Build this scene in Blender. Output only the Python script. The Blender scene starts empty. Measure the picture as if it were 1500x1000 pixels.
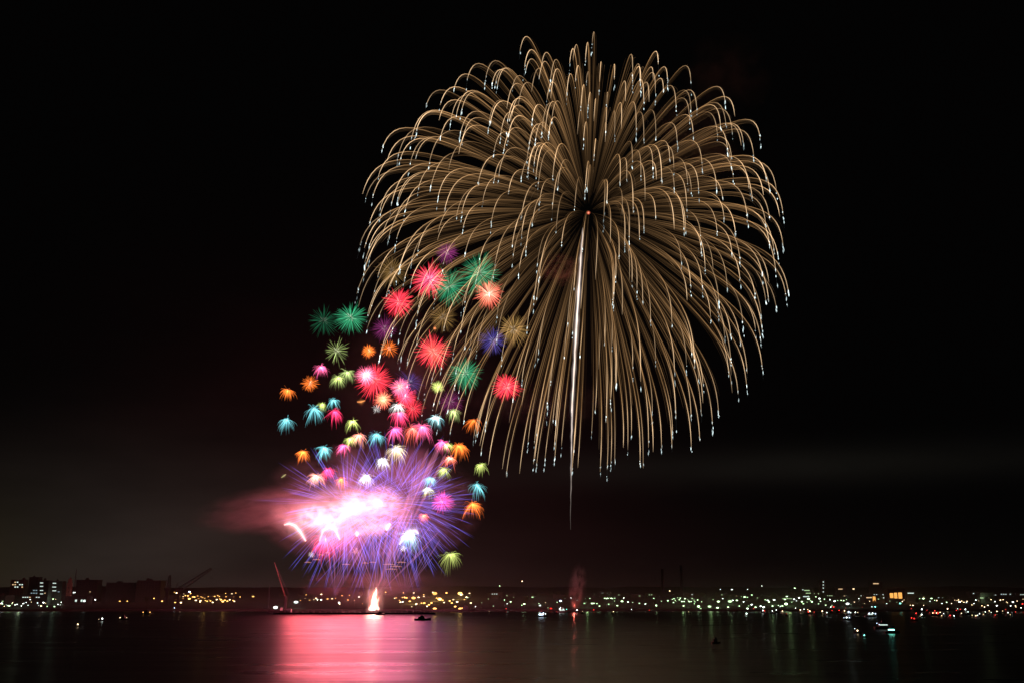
import bpy, math, random
from mathutils import Vector, Matrix, noise
random.seed(11)
SC = bpy.context.scene
COL = SC.collection
R_ = random.random
U = random.uniform

# ------------------------------------------------------------------ camera
F = 1500.0; CAMH = 21.0; HOR = 868.0
PITCH = math.atan((HOR - 500.0) / F)
cd = bpy.data.cameras.new('camera'); cam = bpy.data.objects.new('camera', cd); COL.objects.link(cam)
cam.location = (0, 0, CAMH); cam.rotation_euler = (math.pi / 2 + PITCH, 0, 0)
cd.sensor_width = 36; cd.lens = 36.0 * F / 1500.0
cd.clip_start = 0.5; cd.clip_end = 60000
SC.camera = cam
CF = Vector((0, math.cos(PITCH), math.sin(PITCH))); CU = Vector((0, -math.sin(PITCH), math.cos(PITCH))); EYE = Vector((0, 0, CAMH))

def P(px, py, Y):
    """place on the vertical plane at distance Y seen at that spot of the photograph"""
    d = CF * F + CU * (500 - py) + Vector((px - 750, 0, 0))
    return EYE + d * (Y / d.y)
def mpp(p):
    return (p - EYE).dot(CF) / F        # metres per photo pixel at p

# ------------------------------------------------------------------ sky / world
W = bpy.data.worlds.new('World'); SC.world = W; W.use_nodes = True
nt = W.node_tree; nt.nodes.clear()
def N(nt, t, **kw):
    n = nt.nodes.new(t)
    for k, v in kw.items():
        if k.startswith('i_'): n.inputs[int(k[2:])].default_value = v
        else: setattr(n, k, v)
    return n
L = nt.links.new
def math_node(nt, op, a, b=None, c=None):
    n = nt.nodes.new('ShaderNodeMath'); n.operation = op
    for i, v in enumerate((a, b, c)):
        if v is None: continue
        if isinstance(v, (int, float)): n.inputs[i].default_value = v
        else: nt.links.new(v, n.inputs[i])
    return n.outputs[0]
tc = N(nt, 'ShaderNodeTexCoord'); sx = N(nt, 'ShaderNodeSeparateXYZ'); L(tc.outputs['Generated'], sx.inputs[0])
X, Yd, Z = sx.outputs
az = math_node(nt, 'DIVIDE', X, math_node(nt, 'MAXIMUM', Yd, 0.05))
front = math_node(nt, 'GREATER_THAN', Yd, 0.0)
el = math_node(nt, 'ABSOLUTE', Z)
def lobe(azc, azw, elc, elw):
    a = math_node(nt, 'DIVIDE', math_node(nt, 'SUBTRACT', az, azc), azw)
    b = math_node(nt, 'DIVIDE', math_node(nt, 'SUBTRACT', el, elc), elw)
    s = math_node(nt, 'ADD', math_node(nt, 'MULTIPLY', a, a), math_node(nt, 'MULTIPLY', b, b))
    return math_node(nt, 'MULTIPLY', math_node(nt, 'EXPONENT', math_node(nt, 'MULTIPLY', s, -1.0)), front)
cnoise = N(nt, 'ShaderNodeTexNoise'); cnoise.inputs['Scale'].default_value = 5.0; cnoise.inputs['Detail'].default_value = 3
mp = N(nt, 'ShaderNodeMapping'); mp.inputs['Scale'].default_value = (1, 1, 3.5); L(tc.outputs['Generated'], mp.inputs[0]); L(mp.outputs[0], cnoise.inputs['Vector'])
cn = math_node(nt, 'MULTIPLY_ADD', cnoise.outputs[0], 1.3, 0.35)
acc = None
for (a, aw, e, ew, col, usen) in (
        (-0.34, 0.23, 0.02, 0.090, (0.0165, 0.0135, 0.0110), True),     # town glow on drifting smoke, painted into the sky
        (-0.15, 0.22, 0.06, 0.17, (0.0088, 0.0015, 0.0018), True),       # red light in the thin cloud, painted into the sky
        (-0.56, 0.10, 0.01, 0.060, (0.0090, 0.0068, 0.0006), False),
        (0.00, 0.30, 0.02, 0.060, (0.0028, 0.0009, 0.0008), False),
        (0.25, 0.35, 0.115, 0.018, (0.0036, 0.0033, 0.0026), True),
        (0.30, 0.60, 0.0, 0.05, (0.0010, 0.0010, 0.0007), True)):
    f = lobe(a, aw, e, ew)
    if usen: f = math_node(nt, 'MULTIPLY', f, cn)
    v = N(nt, 'ShaderNodeVectorMath', operation='SCALE'); v.inputs[0].default_value = col; L(f, v.inputs['Scale'])
    if acc is None: acc = v.outputs[0]
    else:
        ad = N(nt, 'ShaderNodeVectorMath', operation='ADD'); L(acc, ad.inputs[0]); L(v.outputs[0], ad.inputs[1]); acc = ad.outputs[0]
ad = N(nt, 'ShaderNodeVectorMath', operation='ADD'); ad.inputs[1].default_value = (0.0009, 0.0008, 0.0008); L(acc, ad.inputs[0])
bg = N(nt, 'ShaderNodeBackground'); L(ad.outputs[0], bg.inputs['Color']); bg.inputs['Strength'].default_value = 1.0
wo = N(nt, 'ShaderNodeOutputWorld'); L(bg.outputs[0], wo.inputs['Surface'])

# ------------------------------------------------------------------ render set-up
SC.view_settings.view_transform = 'Standard'; SC.view_settings.look = 'None'
SC.view_settings.exposure = 0.0; SC.view_settings.gamma = 1.0
SC.render.engine = 'CYCLES'
cy = SC.cycles
cy.use_denoising = True
try: cy.denoiser = 'OPENIMAGEDENOISE'
except Exception: pass
cy.max_bounces = 6; cy.diffuse_bounces = 2; cy.glossy_bounces = 2; cy.volume_bounces = 0
cy.transparent_max_bounces = 400
cy.sample_clamp_indirect = 8.0; cy.use_adaptive_sampling = False
cy.volume_max_steps = 256

def lamp(name, loc, power, col, radius):
    d = bpy.data.lights.new(name, 'POINT'); d.energy = power; d.color = col; d.shadow_soft_size = radius
    o = bpy.data.objects.new(name, d); o.location = loc; COL.objects.link(o); return o
FY = 1110.0                    # how far off the low fireworks are
WY = 1200.0                    # and the great golden one
lamp('fire_fill_light', P(465, 758, FY), 1.9e5, (1.0, 0.13, 0.16), 26)
lamp('fire_fill_light', P(515, 745, FY), 2.8e5, (1.0, 0.16, 0.19), 30)
lamp('fire_fill_light', P(570, 735, FY), 1.7e5, (1.0, 0.17, 0.26), 28)
lamp('fire_fill_light', P(548, 874, FY - 14), 7e4, (1.0, 0.34, 0.26), 9)
lamp('fire_fill_light', P(452, 832, FY), 1.5e5, (1.0, 0.11, 0.14), 26)  # this and the next two: low lamps added for the reflection on the water
lamp('fire_fill_light', P(512, 840, FY), 1.7e5, (1.0, 0.12, 0.15), 28)
lamp('fire_fill_light', P(585, 832, FY), 1.0e5, (1.0, 0.18, 0.28), 28)
lamp('fire_fill_light', P(610, 560, FY), 1.4e5, (1.0, 0.10, 0.12), 40)
lamp('fire_fill_light', P(850, 400, WY), 2.2e5, (1.0, 0.66, 0.40), 110)
night_fill = bpy.data.lights.new('night_fill', 'SUN'); night_fill.energy = 0.004; night_fill.angle = math.radians(0.5); night_fill.color = (1, .95, .85)  # faint moonlike fill added; no moon is known here
mo = bpy.data.objects.new('night_fill', night_fill); mo.rotation_euler = (math.radians(50), 0, math.radians(-120)); COL.objects.link(mo)

# ------------------------------------------------------------------ helpers
def tag(o, label=None, cat=None, group=None, kind=None):
    if label: o['label'] = label
    if cat: o['category'] = cat
    if group: o['group'] = group
    if kind: o['kind'] = kind
    return o
def empty(name, loc, label, cat, group=None):
    o = bpy.data.objects.new(name, None); o.location = loc; o.empty_display_size = 1; COL.objects.link(o)
    return tag(o, label, cat, group)

class MB:
    def __init__(s): s.v = []; s.f = []; s.c = []
    def add(s, vs, fs, col=None):
        b = len(s.v); s.v += [tuple(v) for v in vs]; s.f += [tuple(b + i for i in f) for f in fs]
        s.c += (col if isinstance(col, list) else [col or (0, 0, 0)] * len(vs))
    def box(s, cx, cy, cz, w, d, h, taper=1.0):
        """cz is the underside"""
        vs = []
        for k, t in ((0, 1.0), (1, taper)):
            for x, y in ((-1, -1), (1, -1), (1, 1), (-1, 1)):
                vs.append((cx + x * w / 2 * t, cy + y * d / 2 * t, cz + k * h))
        s.add(vs, [(3, 2, 1, 0), (4, 5, 6, 7), (0, 1, 5, 4), (1, 2, 6, 5), (2, 3, 7, 6), (3, 0, 4, 7)])
    def bar(s, a, b, r, r2=None, n=6):
        s.tube([Vector(a), Vector(b)], [r, r if r2 is None else r2], None, n, caps=True)
    def tube(s, pts, rad, cols=None, n=4, caps=False, shared=None):
        """a tapered tube; rings along pts; shared = index of a vertex that closes its start"""
        base = len(s.v); m = len(pts); vs = []; cs = []
        for i, p in enumerate(pts):
            d = (pts[min(i + 1, m - 1)] - pts[max(i - 1, 0)])
            d = d.normalized() if d.length > 1e-9 else Vector((0, 0, 1))
            a = Vector((0, 1, 0)) if abs(d.y) < 0.9 else Vector((1, 0, 0))
            u = d.cross(a).normalized(); w = d.cross(u)
            for k in range(n):
                t = 2 * math.pi * (k + .5) / n
                vs.append(p + (u * math.cos(t) + w * math.sin(t)) * rad[i]); cs.append(cols[i] if cols else (0, 0, 0))
        fs = []
        for i in range(m - 1):
            for k in range(n):
                k2 = (k + 1) % n
                fs.append((i * n + k, i * n + k2, (i + 1) * n + k2, (i + 1) * n + k))
        if caps: fs.append(tuple(range(n))[::-1]); fs.append(tuple((m - 1) * n + k for k in range(n)))
        s.add(vs, fs, cs)
        if shared is not None:
            for k in range(n): s.f.append((shared, base + (k + 1) % n, base + k))
    def ball(s, c, r, col=None, n=6, m=4, sz=1.0):
        vs = [(c[0], c[1], c[2] + r * sz)]; fs = []
        for i in range(1, m):
            t = math.pi * i / m
            for k in range(n):
                a = 2 * math.pi * k / n
                vs.append((c[0] + r * math.sin(t) * math.cos(a), c[1] + r * math.sin(t) * math.sin(a), c[2] + r * sz * math.cos(t)))
        vs.append((c[0], c[1], c[2] - r * sz))
        for k in range(n):
            fs.append((0, 1 + k, 1 + (k + 1) % n))
            for i in range(m - 2):
                a = 1 + i * n + k; b = 1 + i * n + (k + 1) % n
                fs.append((a, a + n, b + n, b))
            fs.append((len(vs) - 1, 1 + (m - 2) * n + (k + 1) % n, 1 + (m - 2) * n + k))
        s.add(vs, fs, col)
    def mesh(s, name, mat, glow=False, smooth=False):
        me = bpy.data.meshes.new(name); me.from_pydata(s.v, [], s.f); me.materials.append(mat)
        if glow:
            at = me.attributes.new('glow', 'FLOAT_COLOR', 'POINT')
            flat = []
            for c in s.c: flat += [c[0], c[1], c[2], 1.0]
            at.data.foreach_set('color', flat)
        if smooth:
            me.polygons.foreach_set('use_smooth', [True] * len(me.polygons))
        me.update(); return me
    def build(s, name, mat, parent=None, glow=False, smooth=False, loc=None):
        return link(name, s.mesh(name, mat, glow, smooth), parent, loc)
def link(name, me, parent=None, loc=None):
    o = bpy.data.objects.new(name, me); COL.objects.link(o)
    if parent is not None: o.parent = parent
    if loc is not None: o.location = loc
    return o
def children(o): return [c for c in bpy.data.objects if c.parent == o]
KIDS = {}
def copy_tree(o, loc, label, group=None, parent=None, rz=None, sc=None):
    c = o.copy(); COL.objects.link(c)
    if parent is None:
        c.location = loc; c['label'] = label
        if group: c['group'] = group
        if rz is not None: c.rotation_euler = (0, 0, rz)
        if sc is not None: c.scale = sc
    else: c.parent = parent
    if o.name not in KIDS: KIDS[o.name] = children(o)
    for k in KIDS[o.name]: copy_tree(k, None, None, None, c)
    return c

# ------------------------------------------------------------------ materials
def mat(name):
    m = bpy.data.materials.new(name); m.use_nodes = True; m.node_tree.nodes.clear()
    return m, m.node_tree, N(m.node_tree, 'ShaderNodeOutputMaterial')
def spark_material():
    m, t, o = mat('burning_star')
    a = N(t, 'ShaderNodeAttribute', attribute_name='glow'); e = N(t, 'ShaderNodeEmission'); tr = N(t, 'ShaderNodeBsdfTransparent'); s = N(t, 'ShaderNodeAddShader')
    t.links.new(a.outputs['Color'], e.inputs['Color']); e.inputs['Strength'].default_value = 1.0
    t.links.new(e.outputs[0], s.inputs[0]); t.links.new(tr.outputs[0], s.inputs[1]); t.links.new(s.outputs[0], o.inputs['Surface'])
    m.cycles.emission_sampling = 'NONE'
    return m
SPARK = spark_material()
def solid(name, col, rough=0.8, var=0.25, scale=0.3, metal=0.0):
    m, t, o = mat(name)
    b = N(t, 'ShaderNodeBsdfPrincipled'); b.inputs['Roughness'].default_value = rough; b.inputs['Metallic'].default_value = metal
    tcn = N(t, 'ShaderNodeTexCoord'); nz = N(t, 'ShaderNodeTexNoise'); nz.inputs['Scale'].default_value = scale; nz.inputs['Detail'].default_value = 4
    t.links.new(tcn.outputs['Object'], nz.inputs['Vector'])
    cr = N(t, 'ShaderNodeValToRGB'); e = cr.color_ramp.elements
    e[0].color = (*[c * (1 - var) for c in col], 1); e[1].color = (*[min(1, c * (1 + var)) for c in col], 1); e[0].position = .3; e[1].position = .7
    t.links.new(nz.outputs[0], cr.inputs[0]); t.links.new(cr.outputs[0], b.inputs['Base Color']); t.links.new(b.outputs[0], o.inputs['Surface'])
    return m
def glowmat(name, col, k, sample=False):
    m, t, o = mat(name)
    e = N(t, 'ShaderNodeEmission'); e.inputs['Color'].default_value = (*col, 1); e.inputs['Strength'].default_value = k
    t.links.new(e.outputs[0], o.inputs['Surface'])
    m.cycles.emission_sampling = 'FRONT' if sample else 'NONE'
    return m
def volume_mat(name, dens, scale, lo, hi, scatter=None, emit=None, ek=0.0, fade=1.0, off=0.0, step=1.0, stretch=(1, 1, 1), density_k=1.0):
    """smoke: a density that thins towards the edge of its body and is broken up by billows"""
    m, t, o = mat(name)
    tcn = N(t, 'ShaderNodeTexCoord'); ln = N(t, 'ShaderNodeVectorMath', operation='LENGTH'); t.links.new(tcn.outputs['Object'], ln.inputs[0])
    mpn = N(t, 'ShaderNodeMapping'); mpn.inputs['Scale'].default_value = stretch; mpn.inputs['Location'].default_value = (off, off * .7, 0)
    t.links.new(tcn.outputs['Object'], mpn.inputs[0])
    nz = N(t, 'ShaderNodeTexNoise'); nz.inputs['Scale'].default_value = scale; nz.inputs['Detail'].default_value = 4; nz.inputs['Roughness'].default_value = .55
    nz.inputs['Distortion'].default_value = .4
    t.links.new(mpn.outputs[0], nz.inputs['Vector'])
    r2 = math_node(t, 'MULTIPLY', ln.outputs['Value'], ln.outputs['Value'])
    fd = math_node(t, 'POWER', math_node(t, 'MAXIMUM', math_node(t, 'SUBTRACT', 1.0, r2), 0.0), fade)
    mr = N(t, 'ShaderNodeMapRange', interpolation_type='SMOOTHSTEP'); mr.inputs['From Min'].default_value = lo; mr.inputs['From Max'].default_value = hi
    t.links.new(nz.outputs[0], mr.inputs[0])
    d = math_node(t, 'MULTIPLY', math_node(t, 'MULTIPLY', fd, mr.outputs[0]), dens)
    if scatter is not None:
        v = N(t, 'ShaderNodeVolumePrincipled'); v.inputs['Color'].default_value = (*scatter, 1); t.links.new(d, v.inputs['Density'])
        v.inputs['Anisotropy'].default_value = 0.0
        if emit:
            v.inputs['Emission Color'].default_value = (*emit, 1)
            t.links.new(math_node(t, 'MULTIPLY', d, ek), v.inputs['Emission Strength'])
        t.links.new(v.outputs[0], o.inputs['Volume'])
    else:
        v = N(t, 'ShaderNodeEmission'); v.inputs['Color'].default_value = (*emit, 1)
        t.links.new(math_node(t, 'MULTIPLY', d, ek), v.inputs['Strength']); t.links.new(v.outputs[0], o.inputs['Volume'])
    m.cycles.volume_sampling = 'MULTIPLE_IMPORTANCE' if scatter is not None else 'DISTANCE'
    m.cycles.volume_step_rate = step
    m.cycles.emission_sampling = 'NONE'
    return m
CONCRETE = solid('weathered_concrete', (.075, .075, .07)); DARKWALL = solid('dark_render', (.05, .05, .05)); BRICK = solid('brown_tile_wall', (.09, .06, .045))
STEEL = solid('painted_steel', (.06, .06, .065), .5, metal=.3); HULL = solid('dark_hull_paint', (.03, .03, .035), .4); WHITEP = solid('white_boat_paint', (.6, .6, .6), .35)
ROOF = solid('roofing', (.07, .07, .075)); LEAF = solid('foliage', (.05, .09, .03), .9, .5, 1.5); BARK = solid('bark', (.08, .06, .04), .9)
LAND = solid('dark_ground', (.016, .016, .013), .95, .4, .02); STONE = solid('quay_stone', (.05, .05, .045), .9, .3, .2)
RED_STEEL = solid('faded_red_steel', (.30, .17, .14), .6)

# ------------------------------------------------------------------ water and land
def water():
    m, t, o = mat('sea_water')
    b = N(t, 'ShaderNodeBsdfPrincipled'); b.inputs['Base Color'].default_value = (.004, .006, .007, 1); b.inputs['IOR'].default_value = 1.33
    tcn = N(t, 'ShaderNodeTexCoord')
    def nz(sc, det, st):
        a = N(t, 'ShaderNodeMapping'); a.inputs['Scale'].default_value = st; t.links.new(tcn.outputs['Object'], a.inputs[0])
        n = N(t, 'ShaderNodeTexNoise'); n.inputs['Scale'].default_value = sc; n.inputs['Detail'].default_value = det; t.links.new(a.outputs[0], n.inputs['Vector']); return n.outputs[0]
    broad = nz(1.0, 6, (0.012, 0.06, 1))
    mr = N(t, 'ShaderNodeMapRange'); mr.inputs['From Min'].default_value = .35; mr.inputs['From Max'].default_value = .65
    mr.inputs['To Min'].default_value = .27; mr.inputs['To Max'].default_value = .345
    t.links.new(broad, mr.inputs[0]); t.links.new(mr.outputs[0], b.inputs['Roughness'])
    h = math_node(t, 'ADD', math_node(t, 'MULTIPLY', nz(1.0, 3, (.06, .16, 1)), 1.2), math_node(t, 'MULTIPLY', nz(1.0, 2, (.35, .7, 1)), .25))
    bp = N(t, 'ShaderNodeBump'); bp.inputs['Strength'].default_value = .6; bp.inputs['Distance'].default_value = .5
    t.links.new(h, bp.inputs['Height']); t.links.new(bp.outputs[0], b.inputs['Normal']); t.links.new(b.outputs[0], o.inputs['Surface'])
    mb = MB(); S = 30000
    mb.add([(-S, -300, 0), (S, -300, 0), (S, S, 0), (-S, S, 0)], [(0, 1, 2, 3)])
    tag(mb.build('sea', m), kind='structure')
water()

SHORE = 1262.0
def shore(x): return SHORE + 8 * math.sin(x * .011) + 5 * math.sin(x * .037 + 1)
def ground(x, y):
    t = max(0.0, y - shore(x) - 4)
    return 2.2 + 0.018 * t + 2.0 * (noise.noise(Vector((x * .004, y * .004, 3.1)))) * min(1, t / 200) + 7.0 * noise.noise(Vector((x * .0021, 1.7, 8.3))) * min(1.0, t / 1500) + 3.0 * noise.noise(Vector((x * .012, .7, 2.3))) * min(1.0, t / 1800)
def land():
    mb = MB(); xs = [-2600 + i * 26 for i in range(201)]; ds = [0, 4, 12, 30, 60, 110, 180, 270, 380, 520, 700, 950, 1300, 2000]
    for x in xs:
        for j, d in enumerate(ds):
            k = 1 + (d / 900.0)
            y = shore(x) + d
            z = -1.5 if j == 0 else ground(x, y)
            mb.v.append((x, y, z)); mb.c.append((0, 0, 0))
    n = len(ds)
    for i in range(len(xs) - 1):
        for j in range(n - 1):
            a = i * n + j; mb.f.append((a, a + n, a + n + 1, a + 1))
    tag(mb.build('shore_ground', LAND, smooth=True), kind='structure')
land()
def quay():
    mb = MB(); last = None
    for i in range(101):
        x = -1300 + i * 26; y = shore(x) - .3
        for (dy, z) in ((0, -1.2), (0, 2.35), (2.6, 2.35), (2.6, 1.9)): mb.v.append((x, y + dy, z)); mb.c.append((0, 0, 0))
    for i in range(100):
        for j in range(3):
            a = i * 4 + j; mb.f.append((a, a + 4, a + 5, a + 1))
    tag(mb.build('quay_wall', STONE), 'long low stone quay wall at the water\'s edge of the far shore', 'wall')
quay()

# ------------------------------------------------------------------ the great golden willow shell
def mul(c, k): return (c[0] * k, c[1] * k, c[2] * k)
def mix(a, b, t): return tuple(a[i] * (1 - t) + b[i] * t for i in range(3))
def lerp_key(keys, t):
    for (t0, v0), (t1, v1) in zip(keys, keys[1:]):
        if t <= t1: return v0 + (v1 - v0) * max(0.0, (t - t0)) / (t1 - t0)
    return keys[-1][1]
GOLD = (0.54, 0.29, 0.115); PALE = (0.86, 0.58, 0.33); SILVER = (0.62, 0.78, 0.80)
def willow():
    C = P(862, 312, WY); k = mpp(C)
    root = empty('firework_burst', C, 'huge golden willow burst of drooping trails with silver tips over the bay', 'firework')
    NT = 375; EXTRA = 55; R = 311 * k; D = 92 * k; T = 4.3; wind = -30 * k
    ex = 1 - math.exp(-T)
    bulk = MB(); tipbulk = MB()
    order = list(range(NT)); dirs = []
    for i in range(NT):
        z = 1 - 2 * (i + .5) / NT; z = max(-1, min(1, z + U(-.03, .03)))
        r = math.sqrt(1 - z * z); a = i * 2.399963 + U(-.16, .16) / max(.2, r); dirs.append(Vector((r * math.cos(a), r * math.sin(a), z)))
    for i in range(EXTRA):        # a second, slightly shorter ring of stars fills the upper half
        z = U(-.1, .99); a = U(0, 6.2832); r = math.sqrt(1 - z * z); dirs.append(Vector((r * math.cos(a), r * math.sin(a), z)) * U(.62, .97))
    order = list(range(NT + EXTRA))
    # those standing widest and nearest to the viewer show largest
    order.sort(key=lambda i: dirs[i].y * .6 - abs(dirs[i].x) + U(-.15, .15))
    for n_, i in enumerate(order):
        d = dirs[i]; rr = R * U(.945, 1.03); dd = D * U(.85, 1.2); bright = random.choice((.5, .75, .95, 1.1, 1.35)) * U(.85, 1.15); life = U(.93, 1.0)
        rr *= 1 - .06 * max(0.0, d.z) ** 2
        if d.z < -.2: bright *= .8; dd *= .9; rr *= .98
        def pos(t, d=d, rr=rr, dd=dd, fan=0.0, side=0.0):
            e = (1 - math.exp(-T * t)) / ex
            p = d * (rr * e) + Vector((wind * e * .6 + wind * .4 * t + side * e, 0, -dd * t ** 1.55 - fan * e * (1.2 - t)))
            return p
        mb = MB(); m = 17
        ts = [.035 + (life - .035) * (j / (m - 1)) ** 1.35 for j in range(m)]
        def strand(fan, side, w, b, t_end, key, n=3, gap=0.0):
            ph = U(0, 50); fr = U(7, 16)
            tt = [t for t in ts if t <= t_end]; q = len(tt)
            pts = [pos(t, fan=fan, side=side) for t in tt]
            rad = [w * k * (.35 + .65 * min(1, t / .25)) * (1 if j < q - 1 else .35) for j, t in enumerate(tt)]
            cols = []
            for t in tt:
                g = 1 + gap * 1.6 * noise.noise(Vector((ph + t * fr, i * .37, 0)))
                cols.append(mul(mix(GOLD, PALE, max(0, min(1, (t - .45) / .4))), max(0.02, g) * bright * b * lerp_key(key, t) * U(.8, 1.2)))
            mb.tube(pts, rad, cols, n)
        strand(0, 0, .46, .42, 1.0, ((0, .0), (.06, .04), (.16, .15), (.3, .38), (.45, .7), (.62, 1.35), (.78, 1.5), (.93, .95), (1, .6)), gap=.35)
        for s_ in range(4 if d.z > -.1 else 3):
            te = U(.35, .85)
            strand(U(.5, 10) * k, U(-6, 6) * k, U(.2, .34), U(.03, .15), te, ((0, .0), (.04, .04), (.12, .2), (.22, .55), (.38, .72), (.55, .5), (.85, .12)), gap=.9)
        strand(4.5 * k, 0, 2.3, .012, .86, ((0, 0), (.08, .05), (.25, .8), (.5, 1.), (.8, .6), (.9, .1)), 5)
        # silver tip: a blinking string of sparks carrying on where the gold runs out
        tp = MB(); t0 = life - .05 ; e0 = pos(t0); e1 = pos(life + .02)
        vdir = (e1 - e0).normalized(); vdir = (vdir + Vector((0, 0, -.55))).normalized(); ln = U(6, 27) * k; q = random.randint(2, 6)
        tp.tube([e0, e0 + vdir * ln], [.08 * k, .05 * k], [mul(SILVER, .03)] * 2, 3, caps=True)  # near-dark thread added to join the sparks into one string
        cuts = sorted(U(0, 1) for _ in range(q)); tipb = random.choice((.45, .8, 1.0, 1.3))
        for j, cc in enumerate(cuts):
            c = e0 + vdir * (ln * cc) + Vector((U(-.7, .7), 0, 0)) * k
            b = U(.25, 1.5) * tipb; h = U(.7, 3.4) * k
            tp.tube([c - vdir * h, c, c + vdir * h], [.15 * k, U(.28, .62) * k, .1 * k], [mul(SILVER, b * .3), mul(SILVER, b * .9), mul(SILVER, b * .3)], 4, caps=True)
        if n_ < 100:
            tr = mb.build('trail', SPARK, root, glow=True)
            if R_() < .88: tp.build('silver_tip', SPARK, tr, glow=True)
        else:
            for src, dst in ((mb, bulk), (tp, bulk))[:2 if R_() < .85 else 1]:
                b0 = len(dst.v); dst.v += src.v; dst.c += src.c; dst.f += [tuple(b0 + i for i in f) for f in src.f]
    tag(bulk.build('trail', SPARK, root, glow=True), kind='stuff')
    hb = MB(); hb.ball((0, 0, 0), 2.6 * k, (.22, .04, .02), 10, 6); hb.ball((0, 0, 0), 1.3 * k, (.5, .16, .1), 8, 5)
    hb.build('shell_core', SPARK, root, glow=True)
willow()

def rising_tail():
    pxs = [(835.5, 775, .45, .05), (836, 745, .6, .10), (836.5, 705, .9, .25), (837, 665, 1.3, .5), (837.5, 630, 1.8, .75), (838.5, 590, 2.1, .9), (841, 540, 2.3, 1.0), (843.5, 490, 2.7, 1.1), (846, 450, 2.9, 1.2), (849, 405, 2.6, 1.0), (851.5, 370, 2.1, .75), (853.5, 345, 1.4, .45), (854, 330, .5, .12)]
    pts0 = [P(a, b, WY - 6) for a, b, _, _ in pxs]; o0 = pts0[0]; k = mpp(pts0[6])
    mb = MB()
    pts = []; rad = []; cols = []
    for i in range(len(pts0) - 1):
        for j in range(4):
            t = j / 4; p = pts0[i].lerp(pts0[i + 1], t) - o0
            w = pxs[i][2] * (1 - t) + pxs[i + 1][2] * t; b = pxs[i][3] * (1 - t) + pxs[i + 1][3] * t
            pts.append(p + Vector((U(-.35, .35) * k, 0, 0))); rad.append(w * k * U(.7, 1.15)); cols.append(b * U(.7, 1.2))
    c0 = (.62, .50, .42)
    mb.tube(pts, [r * .42 for r in rad], [mul(c0, b * .8) for b in cols], 6)
    mb.tube(pts, [r * .8 for r in rad], [mul((.5, .42, .38), b * .4) for b in cols], 8)
    mb.tube(pts, [r * 1.7 for r in rad], [mul((.42, .35, .34), b * .10) for b in cols], 8)
    o = mb.build('rising_tail', SPARK, None, glow=True, loc=o0)
    tag(o, 'tall thick white streak climbing into the middle of the golden willow burst', 'firework trail')
rising_tail()

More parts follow.
